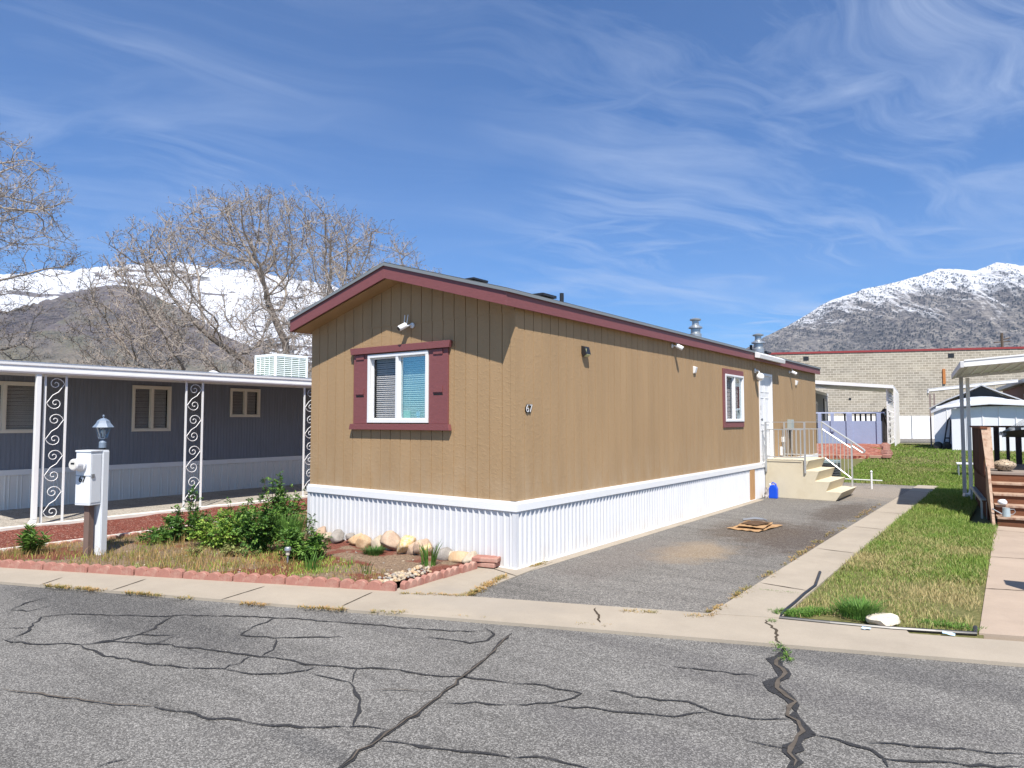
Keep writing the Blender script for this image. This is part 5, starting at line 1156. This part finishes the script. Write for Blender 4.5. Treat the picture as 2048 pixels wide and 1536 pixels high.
mb=MB(); mb.box((-34.0,-.02,-.3),(50,8.9,2.0)); child_local(mb,'painted_base',M('white_wall_paint',(.80,.80,.80),.7,var=.05,vs=1.,dirt=(.55,.52,.48),ds=.8,da=.3),bb)
mb=MB(); mb.box((-34.1,-.06,7.45),(50,9,7.62)); child_local(mb,'roof_edge',M('dark_red_flashing',(.25,.035,.035),.5),bb)
VW=V2.copy()
def wl(px_,py_): q=PL(px_,py_,VW,U); return ((q-VW).dot(U),q.z)
mb=MB()
for px_,py_ in ((1612,717),(1902,711),(1700,798)): 
    a,z=wl(px_,py_); s_=.22 if px_!=1700 else .1; mb=MB(); mb.box((a-s_,-.03,z-s_*.8),(a+s_,.02,z+s_*.8)); child_local(mb,'wall_opening',W['black'],bb)
a,z0=wl(1887,768); a,z1=wl(1887,738); mb=MB(); mb.box((a-.10,-.12,z0),(a+.10,-.0,z1)); child_local(mb,'rusty_pipe',M('rusty_metal',(.42,.17,.06),.8,var=.3),bb)
mb=MB()
for px_ in (1823,1862): a,z=wl(px_,850); mb=MB(); mb.box((a-.03,-.045,0),(a+.03,-.02,2.)); child_local(mb,'door_seam',W['steel'],bb)
pb=D(2004,682,95); mb=MB(); mb.tube([(pb.x,pb.y,0),(pb.x,pb.y,pb.z+1.1)],.16,8); cx1=cr*1.1; mb.tube([Vector((pb.x,pb.y,pb.z+.1))-cx1*.2,Vector((pb.x,pb.y,pb.z+.45))+cx1],.07,5); mb.tube([Vector((pb.x,pb.y,pb.z-.2))-cx1,Vector((pb.x,pb.y,pb.z-.05))+cx1],.07,5); mb.build('utility_pole',M('pole_wood',(.12,.09,.07),.9),loc=(pb.x,pb.y,0),label='wooden utility pole tip showing above the block building',cat='utility pole')
# ------------------------------------------------------------------ grey home behind with carport
GZ=.43
gh=thing('grey_mobile_home','grey mobile home with long white carport behind the tan home','mobile home',(-9,38,GZ))
BB=Vector((-5.3,35.8,0)); AA=PL(1636,892,BB,UR); AA.z=0
HW=PL(1634,860,AA,UR); HW=Vector((HW.x-.25,HW.y-1.2,0))
hwall=12.
mb=MB(); 
def q3(o,a,b,z): v=o+UR*a+VR*b; return Vector((v.x,v.y,z))
def hb(mb,o,a0,a1,b0,b1,z0,z1):
    c=o+UR*((a0+a1)/2)+VR*((b0+b1)/2); mb.obox((c.x,c.y,(z0+z1)/2),UR*(a1-a0)/2,VR*(b1-b0)/2,Vector((0,0,(z1-z0)/2)))
hb(mb,HW,-4,0,-.5,9.6,GZ,3.05); mb.build('wall',M('pale_grey_wall',(.36,.37,.39),.7,stretch=(8,8,.5),var=.1),gh)
mb=MB(); hb(mb,HW,-4.1,.02,-.7,9.7,3.05,3.2); mb.build('roof',W['tray'],gh)
for b0 in (1.6,3.6): 
    mb=MB(); hb(mb,HW,.0,.05,b0,b0+.8,1.6,2.6); f_=mb.build('window_frame',W['white_trim'],gh); mb=MB(); hb(mb,HW,.05,.055,b0+.1,b0+.7,1.7,2.5); mb.build('pane',W['black'],f_)
mb=MB(); hb(mb,HW,.0,.05,7.4,8.5,.9,2.85); f_=mb.build('door_frame',W['black'],gh); mb=MB(); hb(mb,HW,.05,.06,7.65,8.25,1.,2.7); mb.build('door',W['white_trim'],f_)
# carport roof
CE=PL(1784,771,BB-VR*.6,UR); wid=(CE-HW).dot(UR); zc=CE.z; b0_=(CE-HW).dot(VR)
mb=MB(); R0_=q3(HW,-.6,b0_,0); 
mb.prism([q3(HW,-.8,b0_,zc+.42),q3(HW,wid,b0_,zc),q3(HW,wid,b0_,zc-.05),q3(HW,-.8,b0_,zc+.34)],VR*8.4); mb.build('carport_roof',W['tray'],gh)
mb=MB(); mb.prism([q3(HW,-.8,b0_-.04,zc+.43),q3(HW,wid+.03,b0_-.04,zc+.01),q3(HW,wid+.03,b0_-.04,zc-.13),q3(HW,-.8,b0_-.04,zc+.27)],VR*.04); hb(mb,HW,wid,wid+.05,b0_,b0_+8.4,zc-.13,zc+.01); mb.build('carport_fascia',W['tray'],gh)
for i in range(6):
    o=q3(HW,wid-.08,b0_+.3+i*1.5,0); mb=MB(); r_=.022
    for s_ in (-.16,.16):
        p=o+UR*s_*.9; mb.box((p.x-r_,p.y-r_,GZ),(p.x+r_,p.y+r_,zc-.1))
    z=GZ+.1; k=0
    while z<zc-.35:
        mb.tube([o+UR*(-.13)+Vector((0,0,z)),o+UR*.13+Vector((0,0,z+.13)),o+UR*(-.13)+Vector((0,0,z+.26))],.014,4); z+=.26
    mb.build('lattice_post',W['tray'],gh)
# blue deck railing of that home
bf=thing('blue_deck_railing','lavender blue panelled porch railing in front of the grey home','railing',(AA.x,AA.y,GZ)); bwid=(BB-AA).dot(UR); zt=PL(1700,825,BB,UR).z; zp=PL(1700,842,BB,UR).z
lav=M('lavender_blue_paint',(.27,.32,.46),.65,var=.06,vs=3,bump=.3,bs=12,bd=.02)
mb=MB(); hb(mb,AA,0,bwid,.02,.06,GZ-.05,zp); mb.build('panel',lav,bf)
mb=MB(); hb(mb,AA,-.05,bwid+.1,-.03,.1,zt-.04,zt+.02); mb.build('top_rail',M('pale_blue_rail',(.42,.48,.64),.6),bf)
for px_,w_,zlow in ((1640,.16,GZ-.05),(1665,.14,None),(1699,.24,GZ-.05),(1758,.18,GZ-.05)):
    a=(PL(px_,860,BB,UR)-AA).dot(UR); mb=MB(); hb(mb,AA,a-w_/2,a+w_/2,-.05,.02,zlow if zlow else zp-.5,zt-.04); mb.build('post',lav,bf)
dkm=M('dark_lattice',(.035,.03,.03),.7); mb=MB()
for i in range(12): mb.tube([q3(BB,.05+.02*i,.1+i*.12,GZ),q3(BB,.05+.02*i,.1+(i+1)*.12,zt-.02-.10*i)],.022,4)
mb.tube([q3(BB,.05,0.,zt),q3(BB,.30,1.5,zt-1.25)],.03,4); mb.build('stair_lattice',dkm,bf)
db=thing('dark_porch_railing','dark wooden porch railing under the grey home carport','railing',q3(AA,1.6,2.2,GZ)); mb=MB(); hb(mb,AA,.9,2.9,2.4,2.5,1.95,2.03); hb(mb,AA,.9,2.9,2.42,2.48,1.25,1.32)
for i in range(9): hb(mb,AA,.95+i*.235,1.03+i*.235,2.42,2.48,GZ,1.95)
hb(mb,AA,2.6,3.0,2.3,2.6,GZ,2.0); mb.build('slats',dkm,db)
l2=PL(1771,880,BB+VR*.9,UR); la=thing('lamp_post','black lamp post beside the lavender porch railing in the back garden','lamp',(l2.x,l2.y,GZ)); lantern(la,l2.x,l2.y,PL(1771,814,BB+VR*.9,UR).z+.0,1.5,'black')
# wood chip bed with block edging behind our home
def bp(px_,py_,z): g=G(px_,py_,z); return (g.x,g.y)
q=[bp(1638,919,.22),bp(1768,921,.22),bp(1765,893,.42),bp(1638,893,.42)]
mb=MB(); mb.prism([(q[0][0]-1.5,q[0][1]-.5,gz(*q[0])+.10),(q[1][0],q[1][1],gz(*q[1])+.10),(q[2][0],q[2][1],gz(*q[2])+.10),(q[3][0]-1.5,q[3][1]-.5,gz(*q[3])+.10)],(0,0,-.3)); mb.build('chip_bed',W['chips'],kind='structure')
n_=10
for i in range(n_):
    t=i/(n_-1); x=q[1][0]+(q[2][0]-q[1][0])*t+.1; y=q[1][1]+(q[2][1]-q[1][1])*t; mb=MB(); a=.3*math.sin(i*5); mb.obox((x,y,gz(x,y)+.10),(math.cos(a)*.12,math.sin(a)*.12,0),(-math.sin(a)*.22,math.cos(a)*.22,0),(0,0,.06)); mb.build('edging_brick',W['brick'],loc=(x,y,gz(x,y)),bev=.01,label='pink brick at the right side of the wood chip bed, %s from the front'%ordn[i],cat='brick',group='bricks round the wood chip bed')
for i in range(5):
    t=i/5; x=q[1][0]-(.25+i*.5)*UR.x; y=q[1][1]-(.25+i*.5)*UR.y-.05; mb=MB(); mb.obox((x,y,gz(x,y)+.07),UR*.2,VR*.09,(0,0,.05)); mb.build('edging_brick',M('tan_brick%d'%i if 0 else 'tan_brick',(.38,.24,.17),.9),loc=(x,y,gz(x,y)),bev=.01,label='brown brick along the front of the wood chip bed, %s from the right'%ordn[i],cat='brick',group='bricks round the wood chip bed')
# ------------------------------------------------------------------ white shed, carport and red home on the right
sg=G(1905,901,.44); SO=Vector((sg.x,sg.y,0)); U3=Vector((1,0,0)); V3=Vector((0,1,0))
sh=thing('white_shed','white ribbed metal garden shed with low curved gable','shed',(SO.x,SO.y,.43))
wm=M('shed_white_metal',(.76,.78,.82),.45,var=.04)
def sx(px_,py_,dy): q=PL(px_,py_,SO+V3*dy,U3); return q
A0=sx(1870,898,1.1).x; rx=sx(1963,769,1.1); ez=sx(1868,815,1.1).z; Wd=(rx.x-A0)*2
mb=MB(); rp=rep(Wd,.45,[(0,0),(.9,0),(.93,.02),(.97,.02)])
panel(mb,(A0,SO.y+1.1,0),U3,(0,-1,0),rp,.35,lambda u:ez-.16+(rx.z-ez-.42)*max(0.,math.sin(math.pi*min(1,u/Wd)))**.8)
panel(mb,(A0,SO.y+1.1,0),V3,(-1,0,0),rep(3,.45,[(0,0),(.9,0),(.93,.02),(.97,.02)]),.35,lambda u:ez); mb.box((A0+Wd-.02,SO.y+1.12,.35),(A0+Wd,SO.y+4,ez)); mb.build('wall',wm,sh)
mb=MB(); pts=[(A0-.15,ez-.02),(A0+Wd*.14,ez+.36*(rx.z-ez)),(A0+Wd*.32,ez+.66*(rx.z-ez)),(rx.x,rx.z),(A0+Wd*.68,ez+.66*(rx.z-ez)),(A0+Wd*.86,ez+.36*(rx.z-ez)),(A0+Wd+.15,ez-.02)]
mb.prism([(x,SO.y+.95,z) for x,z in pts]+[(x,SO.y+.95,z-.05) for x,z in pts[::-1]],(0,3.2,0)); mb.build('roof',M('shed_roof_grey',(.42,.43,.45),.5),sh)
mb=MB(); lw=.12; pp2=[(A0-.1,ez-.06)]+[(A0+Wd*t,ez-.06+(rx.z-ez-.42)*math.sin(math.pi*t)**.8) for t in (.1,.2,.3,.4,.5,.6,.7,.8,.9)]+[(A0+Wd+.1,ez-.06)]
mb.prism([(x,SO.y+1.02,z) for x,z in pp2]+[(x,SO.y+1.02,z-.18) for x,z in pp2[::-1]],(0,.06,0)); mb.build('gable_trim',M('shed_trim_grey',(.55,.57,.62),.5),sh)
mb=MB(); mb.prism([(A0+.3,SO.y+1.2,ez+.05),(A0+Wd-.3,SO.y+1.2,ez+.05),(rx.x,SO.y+1.2,rx.z-.07)],(0,.03,0)); mb.build('open_gable',W['black'],sh)
bw=4.2; z1=sx(1900,818,0).z
mb=MB(); panel(mb,(SO.x,SO.y,0),U3,(0,-1,0),rep(bw,.52,[(0,0),(.92,0),(.94,.025),(.98,.025)]),.35,lambda u:z1+.10*math.sin(math.pi*min(1,u/3.4))); panel(mb,(SO.x,SO.y,0),V3,(-1,0,0),[(0,0),(1.1,0)],.35,lambda u:z1); mb.build('front_wall',wm,sh)
mb=MB(); pc=sx(1979,811,-.25)
mb.prism([(SO.x-.5,SO.y-.25,z1+.02),(pc.x,SO.y-.25,pc.z+.05),(SO.x+bw,SO.y-.25,z1-.0),(SO.x+bw,SO.y-.25,z1+.07),(pc.x,SO.y-.25,pc.z+.12),(SO.x-.5,SO.y-.25,z1+.08)],(0,.06,0))
mb.prism([(SO.x-.5,SO.y-.19,z1+.08),(pc.x,SO.y-.19,pc.z+.11),(pc.x,SO.y+1.1,pc.z+.30),(SO.x+.2,SO.y+1.1,z1+.16)],(0,0,.02)); mb.prism([(pc.x,SO.y-.19,pc.z+.11),(SO.x+bw,SO.y-.19,z1+.06),(SO.x+bw,SO.y+1.1,z1+.16),(pc.x,SO.y+1.1,pc.z+.30)],(0,0,.02)); mb.build('canopy',wm,sh)
ht=sx(1895,898,.85); hz=.44; hd=thing('hand_truck','black two-wheeled hand truck leaning on the shed wall','hand truck',(ht.x,ht.y,hz)); mb=MB(); hx,hy=ht.x,SO.y+.75
mb.tube([(hx-.12,hy-.05,hz+.12),(hx+.02,hy+.25,hz+1.15),(hx+.08,hy+.27,hz+1.3),(hx+.14,hy+.25,hz+1.15),(hx+.08,hy-.05,hz+.12)],.03,6); mb.box((hx-.06,hy-.02,hz+.45),(hx+.1,hy+.15,hz+.5)); mb.build('frame',W['black'],hd)
for o in (-.32,-.02): mb=MB(); mb.lathe((hx+o,hy-.1,hz+.16),[(.10,0),(.17,.01),(.17,.08),(.10,.09)],18,axis=(0.35,-.93,0)); mb.build('wheel',W['black'],hd)
# carport with red home
rc=thing('red_mobile_home','dark red mobile home with thin white carport roof behind the shed','mobile home',(2,38,.43))
pg=G(1863,895,.43); po=Vector((pg.x,pg.y,0)); mb=MB(); 
for o in (0,.16): mb.box((pg.x+o-.03,pg.y-.03,.42),(pg.x+o+.03,pg.y+.03,PL(1863,787,po,UR).z))
mb.build('post',M('brown_grey_post',(.23,.18,.16),.7),rc)
e0=PL(1855,777,po+VR*.5,UR); e1=PL(2036,758,po+VR*.5,UR); mb=MB(); mb.prism([e0,e1,e1-Vector((0,0,.14)),e0-Vector((0,0,.14))],VR*.05); mb.prism([e0-Vector((0,0,.01)),e1-Vector((0,0,.01)),e1-Vector((0,0,.04)),e0-Vector((0,0,.04))],VR*4.); mb.prism([e0,e0+VR*4,e0+VR*4-Vector((0,0,.2)),e0-Vector((0,0,.2))],UR*.05); mb.build('carport_roof',W['tray'],rc)
rw0=Vector((-.95,47.,0)); rw1=Vector((.75,33.,0)); rdv=(rw1-rw0).normalized(); rn=Vector((rdv.y,-rdv.x,0)); 
if rn.x<0: rn=-rn
mb=MB(); mb.prism([(rw0.x,rw0.y,.3),(rw1.x,rw1.y,.3),(rw1.x,rw1.y,3.25),(rw0.x,rw0.y,3.25)],rn*4); mb.build('wall',M('dark_red_siding',(.16,.04,.04),.7,stretch=(6,6,1)),rc)
mb=MB(); 
a_=rw0-rn*.3; b_=rw1-rn*.3; mb.prism([(a_.x,a_.y,3.25),(b_.x,b_.y,3.25),(b_.x,b_.y,3.42),(a_.x,a_.y,3.42)],rn*4.5); mb.build('roof',M('grey_roof_edge',(.5,.5,.5),.5),rc)
for t in (.30,.62,.8):
    c=rw0+rdv*(rw1-rw0).length*t-rn*.03; mb=MB(); mb.obox((c.x,c.y,2.4),rdv*.45,rn*.03,(0,0,.42)); f_=mb.build('window_frame',W['white_trim'],rc); mb=MB(); c=c-rn*.035; mb.obox((c.x,c.y,2.4),rdv*.37,rn*.004,(0,0,.34)); mb.build('pane',W['black'],f_)
# ------------------------------------------------------------------ bare trees (space colonisation)
def bare_tree(name,base,stems,env,natt,seed,label,bscale=1.):
    r=random.Random(seed); att=[]
    while len(att)<natt:
        p=env(r)
        if p is not None: att.append(p)
    pos=[];par=[]
    for st_ in stems:
        prev=-1
        for k,p in enumerate(st_):
            if k==0 and pos and (Vector(p)-pos[0]).length<1e-6: prev=0; continue
            pos.append(Vector(p)); par.append(prev); prev=len(pos)-1
    step=.24; kill=.36; act=att
    for it in range(90):
        kd=kdtree.KDTree(len(pos)); [kd.insert(p,i) for i,p in enumerate(pos)]; kd.balance(); acc={}; keep=[]
        for a in act:
            co_,i,dist=kd.find(a)
            if dist<kill: continue
            keep.append(a)
            if dist<3.2:
                v=(a-pos[i]).normalized(); acc[i]=acc.get(i,Vector((0,0,0)))+v
        act=keep
        if not acc: break
        for i,v in acc.items():
            dprev=(pos[i]-pos[par[i]]).normalized() if par[i]>=0 else Vector((0,0,1))
            d_=(v.normalized()+dprev*.45+rv(r)*.16+Vector((0,0,.04))).normalized(); q=pos[i]+d_*step
            _,j,dd=kd.find(q)
            if dd<step*.45: continue
            pos.append(q); par.append(i)
    n=len(pos); ch=[[] for _ in range(n)]
    for i,p in enumerate(par):
        if p>=0: ch[p].append(i)
    R=[0.]*n
    for i in range(n-1,-1,-1):
        s_=sum(R[c]**2.25 for c in ch[i]); R[i]=(s_ if s_ else 0.)+0.0
        R[i]=max(.010,(s_)**(1/2.25)) if ch[i] else .010
    root=thing(name,label,'tree',base); tk=MB(); br=MB(); tw=MB(); bd_=MB()
    main={i for i in range(n) if R[i]>.085}
    starts=[(i,None) for i in range(n) if par[i]<0]
    stack=[s[0] for s in starts]; seen=set()
    def chain(i,frm):
        out=[frm] if frm is not None else []; out.append(i)
        while ch[i]:
            nx=max(ch[i],key=lambda c:R[c])
            for c in ch[i]:
                if c!=nx: todo.append((c,i))
            out.append(nx); i=nx
        return out
    todo=[(i,None) for i in range(n) if par[i]<0]
    while todo:
        i,frm=todo.pop(); c=chain(i,frm); 
        if len(c)<2: continue
        P=[pos[k]+rv(r)*.02 if q not in (0,) else pos[k] for q,k in enumerate(c)]; Rr=[R[k]*bscale for k in c]; 
        if frm is not None: Rr[0]=Rr[1]
        # split thick and thin
        cut=next((q for q,x in enumerate(Rr) if x<.07),len(Rr))
        if cut>=2: tk.tube(P[:cut+1],Rr[:cut+1],8)
        if cut<len(c)-1: br.tube(P[max(0,cut-0):],Rr[max(0,cut-0):],4 if Rr[min(cut,len(Rr)-1)]<.03 else 5)
    for i in range(n):
        if R[i]<.040:
            d0=(pos[i]-pos[par[i]]).normalized() if par[i]>=0 else Vector((0,0,1))
            for _ in range(3 if not ch[i] else (3 if r.random()<.5 else 2)):
                d_=(d0*.7+rv(r)*.8+Vector((0,0,.22))).normalized(); l=r.uniform(.22,.55); a=pos[i]; m1=a+d_*l*.5+rv(r)*.03; e=m1+(d_+rv(r)*.35+Vector((0,0,.2))).normalized()*l*.5
                tw.tube([a,m1,e],[.0065*bscale,.005*bscale,.0038*bscale],3,False)
                for s_ in range(3):
                    b0=a.lerp(m1,r.random()) if s_<1 else m1.lerp(e,r.random()); e2=b0+(d_+rv(r)*1.0).normalized()*r.uniform(.06,.2); tw.tube([b0,e2],[.0048*bscale,.0036*bscale],3,False)
                    if r.random()<.5: bd_.tube([e2,e2+rv(r)*.03],[.012,.008],3)
    print(name,n,'nodes',len(tw.f),'twig faces')
    tk.build('trunk',W['bark'],root,smooth=True); br.build('branch',W['twig'],root,smooth=True); tw.build('twig',W['twig'],root); bd_.build('bud',W['bud'],root)
def env1(r):
    x,y,z=r.uniform(-1,1),r.uniform(-1,1),r.uniform(-.36,1)
    rr=math.hypot(x,y); 
    if rr**2.3+(abs(z)**2.2)>1: return None
    if rr**2+z*z<.20 and z>-.2: return None if r.random()<.6 else Vector((T1.x+x*6.3,T1.y+y*6.0,4.0+z*5.0))
    lat=x; p=Vector((T1.x,T1.y,0))+cr*(x*6.7-.75)+Vector((cf.x,cf.y,0)).normalized()*y*5.6; p.z=4.0+z*5.6*(1-.12*abs(x))
    if z<.05 and r.random()<.6: return None
    if noise.noise(p*.42)<-.12: return None
    return p
T1=D(588,760,24.5); T1.z=0
stems=[[T1,T1+Vector((.0,0,.8)),T1+Vector((.02,0,1.6))],
 [T1,T1+cr*-.25+Vector((0,0,1.5)),T1+cr*-.6+Vector((0,0,2.5)),T1+cr*-1.2+Vector((0,0,3.3)),T1+cr*-2.0+Vector((0,0,3.9)),T1+cr*-2.9+Vector((0,0,4.5))],
 [T1,T1+cr*.1+Vector((0,0,1.6)),T1+cr*-.15+Vector((0,0,3.)),T1+cr*-.35+Vector((0,0,4.4)),T1+cr*-.9+Vector((0,0,5.6))],
 [T1,T1+cr*.35+Vector((0,0,1.5)),T1+cr*.7+Vector((0,.3,2.8)),T1+cr*.9+Vector((0,.5,4.2)),T1+cr*1.0+Vector((0,.6,5.6))],
 [T1,T1+cr*.6+Vector((0,0,1.6)),T1+cr*1.5+Vector((0,0,3.)),T1+cr*2.6+Vector((0,0,4.3))],
 [T1,T1+cr*-.4+Vector((0,-.2,1.4)),T1+cr*-1.3+Vector((0,-.4,2.3)),T1+cr*-2.6+Vector((0,-.6,2.9)),T1+cr*-3.9+Vector((0,-.6,3.1))]]
bare_tree('bare_tree',T1,stems,env1,4300,3,'wide leafless tree standing behind the blue home left of the tan home',1.15)
T2=D(-330,760,19.); T2.z=0
def env2(r):
    x,y,z=r.uniform(-1,1),r.uniform(-1,1),r.uniform(-.5,1)
    if math.hypot(x,y)**2.2+abs(z)**2.2>1: return None
    if x<-.2 or (z<.15 and x>.78+z*.5): return None
    p=Vector((T2.x,T2.y,0))+cr*(x*6.2)+Vector((cf.x,cf.y,0)).normalized()*y*4.6; p.z=5.3+z*6.0
    if noise.noise(p*.5+Vector((5,5,5)))<-.12: return None
    return p
stems=[[T2,T2+Vector((0,0,1.4)),T2+cr*.3+Vector((0,0,2.8)),T2+cr*.9+Vector((0,0,4.2)),T2+cr*1.4+Vector((0,0,5.6)),T2+cr*1.9+Vector((0,0,7.2))],[T2,T2+cr*.3+Vector((0,0,1.6)),T2+cr*1.3+Vector((0,0,2.8)),T2+cr*2.6+Vector((0,0,3.7))],[T2,T2+cr*.1+Vector((0,0,2.)),T2+cr*.1+Vector((0,0,4.)),T2+cr*.3+Vector((0,0,7.))]]
bare_tree('bare_tree',T2,stems,env2,2600,9,'leafless tree reaching in at the left edge of the photo',1.1)
# ------------------------------------------------------------------ mountains
def fbm(p,o,H_=.5): 
    s_=0;a=1;f=1
    for _ in range(o): s_+=a*noise.noise(p*f); a*=H_; f*=2.03
    return s_
def ridged(p,o,H_=.5):
    s_=0;a=1;f=1
    for _ in range(o): s_+=a*(1-2.2*abs(noise.noise(p*f))); a*=H_; f*=2.07
    return s_
def range_(name,sky_,dist,foot,nx,ny,k,amp,shear,mat,pw=1.15,seed=0.,rough=.012,base=-30):
    px0,px1=sky_[0][0],sky_[-1][0]; vs=[]; F_=Vector((cf.x,cf.y,0)).normalized()
    for i in range(nx):
        px_=px0+(px1-px0)*i/(nx-1)
        for a,b in zip(sky_,sky_[1:]):
            if a[0]<=px_<=b[0]: t=(px_-a[0])/(b[0]-a[0]); py_=a[1]+(b[1]-a[1])*t; break
        lat=(px_-1024)/FP*dist; Hc=(EYE-0)+(ray(px_,py_).z*dist); Hc+=fbm(Vector((lat*.006+seed,0,seed)),5)*dist*rough*.35
        for j in range(ny):
            t=-.12+1.12*j/(ny-1)
            dd=dist*(1-(1-foot)*t); tt=max(0,t)
            w_=math.sin(math.pi*min(1,tt**.75))
            n1=ridged(Vector((lat*k+tt*shear*1.5+seed,tt*1.1+seed,1.)),6,.55)/1.9
            z=Hc*(1-tt)**pw*(1-amp*w_*(1-n1))+fbm(Vector((lat*.01,tt*14,seed)),4)*dist*.004*w_
            if t<0: z=Hc*(1+t*2.5)
            if j==ny-1: z=base
            # keep the skyline: nothing in front may rise above the crest's line of sight
            zmax=EYE+(Hc-EYE)*dd/dist-.004*dist*min(1,tt*6)*.5 if t>0 else 1e9
            z=min(z,zmax-tt*10)
            v=F_*dd+cr*(lat); vs.append((v.x,v.y,z))
    mb=MB(); mb.add(vs,[(i*ny+j,i*ny+j+1,(i+1)*ny+j+1,(i+1)*ny+j) for i in range(nx-1) for j in range(ny-1)]); return mb.build(name,mat,smooth=True,kind='structure')
# materials: colour by rock, wood and snow, plus slope shading painted in through the woods
def rockmat(name,snow0,snow1,snowamt,trees,brown,tan,green,tree_top=1e9,band=0.,low=None):
    m,N,b,oc=mat0(name,.95); x,y,z=N.xyz(oc)
    n1=N.noise(oc,.003,7,.66); n2=N.noise(N.scl(oc,(1,1,2.2)),.016,5,.68); n3=N.noise(N.scl(oc,(1,1,5)),.006,5,.6)
    c=N.mix(N.map(n2,.35,.65),brown,tan); c=N.mix(N.math('MULTIPLY',N.map(n1,.5,.62),.7),c,green)
    snow=N.math('ADD',N.math('ADD',z,N.math('MULTIPLY',N.math('SUBTRACT',n1,.5),900.)),N.math('MULTIPLY',N.math('SUBTRACT',n2,.5),700.))
    nz=N.xyz(N.new('ShaderNodeNewGeometry').outputs['Normal'])[2]
    snow=N.math('ADD',snow,N.math('MULTIPLY',N.math('SUBTRACT',nz,.75),snowamt))
    if band: snow=N.math('SUBTRACT',snow,N.math('MULTIPLY',N.map(N.noise(N.scl(oc,(.0011,.0011,.011)),1.,5,.62,.4),.55,.63),band))
    if low: c=N.mix(N.math('MULTIPLY',N.map(N.math('ADD',z,N.math('MULTIPLY',n1,260.)),*low[0]),.8),c,N.mix(N.map(n2,.4,.6),low[1],low[2]))
    sf=N.map(snow,snow0,snow1)
    c=N.mix(sf,c,(.80,.82,.86))
    if trees:
        d_=N.vor(N.scl(oc,(1,1,.5)),.075,out='Distance'); nn=N.xyz(N.new('ShaderNodeNewGeometry').outputs['Normal']); asp_shade=N.math('ADD',N.math('MULTIPLY',nn[0],-.62),N.math('MULTIPLY',nn[1],-.12)); g=N.map(N.math('ADD',N.noise(oc,.0026,6,.68),N.math('MULTIPLY',asp_shade,.42)),*trees)  # woods follow aspect; the extra dark on left-facing slopes paints in relief shade
        tf=N.math('MULTIPLY',N.map(N.math('ADD',d_,N.math('MULTIPLY',N.noise(oc,.03,4,.7),.9)),.72,.98,1.,0.),g); tf=N.math('MULTIPLY',tf,N.map(z,tree_top,tree_top*.55,.25,1.))
        c=N.mix(tf,c,(.030,.040,.042))
    N.put(b.inputs['Base Color'],c); N.put(b.inputs['Normal'],N.bump(n2,.8,60.)); b.inputs['Specular IOR Level'].default_value=.1
    return m
mw=rockmat('snowy_range_rock',420,600,900,None,(.12,.10,.095),(.20,.17,.15),(.10,.10,.07),band=1100.)
ml=[(-260,560),(-100,548),(0,545),(60,541),(110,534),(140,540),(180,527),(240,529),(292,520),(374,521),(407,531),(469,534),(508,538),(590,556),(660,566),(740,590),(820,612),(900,632),(1000,650),(1100,700)]
range_('snowy_range',ml,7000,.62,420,130,.0013,.40,.9,mw,1.0,3.,.010)
mf=rockmat('brown_hill_rock',5000,6000,0,(.60,.72),(.115,.098,.10),(.19,.165,.145),(.14,.14,.085),400,low=((470.,250.),(.17,.165,.10),(.27,.23,.16)))
hl=[(-420,700),(-200,668),(-60,655),(20,640),(70,612),(110,594),(160,578),(205,568),(232,566),(262,572),(300,588),(340,606),(400,640),(450,672),(520,700),(640,728),(800,760),(1000,790)]
range_('brown_foothill',hl,3600,.36,360,140,.0026,.42,.6,mf,1.1,8.,.003)
mr=rockmat('forested_mountain_rock',700,1010,450,(.39,.50),(.11,.105,.108),(.34,.31,.27),(.115,.112,.108),1800)
rl=[(1300,760),(1400,728),(1480,701),(1510,688),(1540,668),(1580,649),(1640,612),(1690,591),(1730,576),(1800,560),(1850,547),(1888,533),(1930,534),(1962,536),(2004,521),(2048,527),(2140,520),(2260,560),(2400,600)]
range_('forested_mountain',rl,5200,.50,640,260,.0016,.62,-1.5,mr,1.0,12.,.006)
# ------------------------------------------------------------------ haze
hz_=MB(); hz_.box((-8800,-50,-60),(8800,8800,1800)); hm=bpy.data.materials.new('haze_air'); hm.use_nodes=True; n=hm.node_tree.nodes; n.remove(n['Principled BSDF']); pv_=n.new('ShaderNodeVolumePrincipled'); pv_.inputs['Color'].default_value=(.72,.80,1,1); pv_.inputs['Density'].default_value=HAZE; pv_.inputs['Anisotropy'].default_value=.2
hm.node_tree.links.new(pv_.outputs[0],n['Material Output'].inputs['Volume'])
if HAZE>0: hz_.build('haze',hm,kind='stuff')
SC.cycles.use_denoising=True
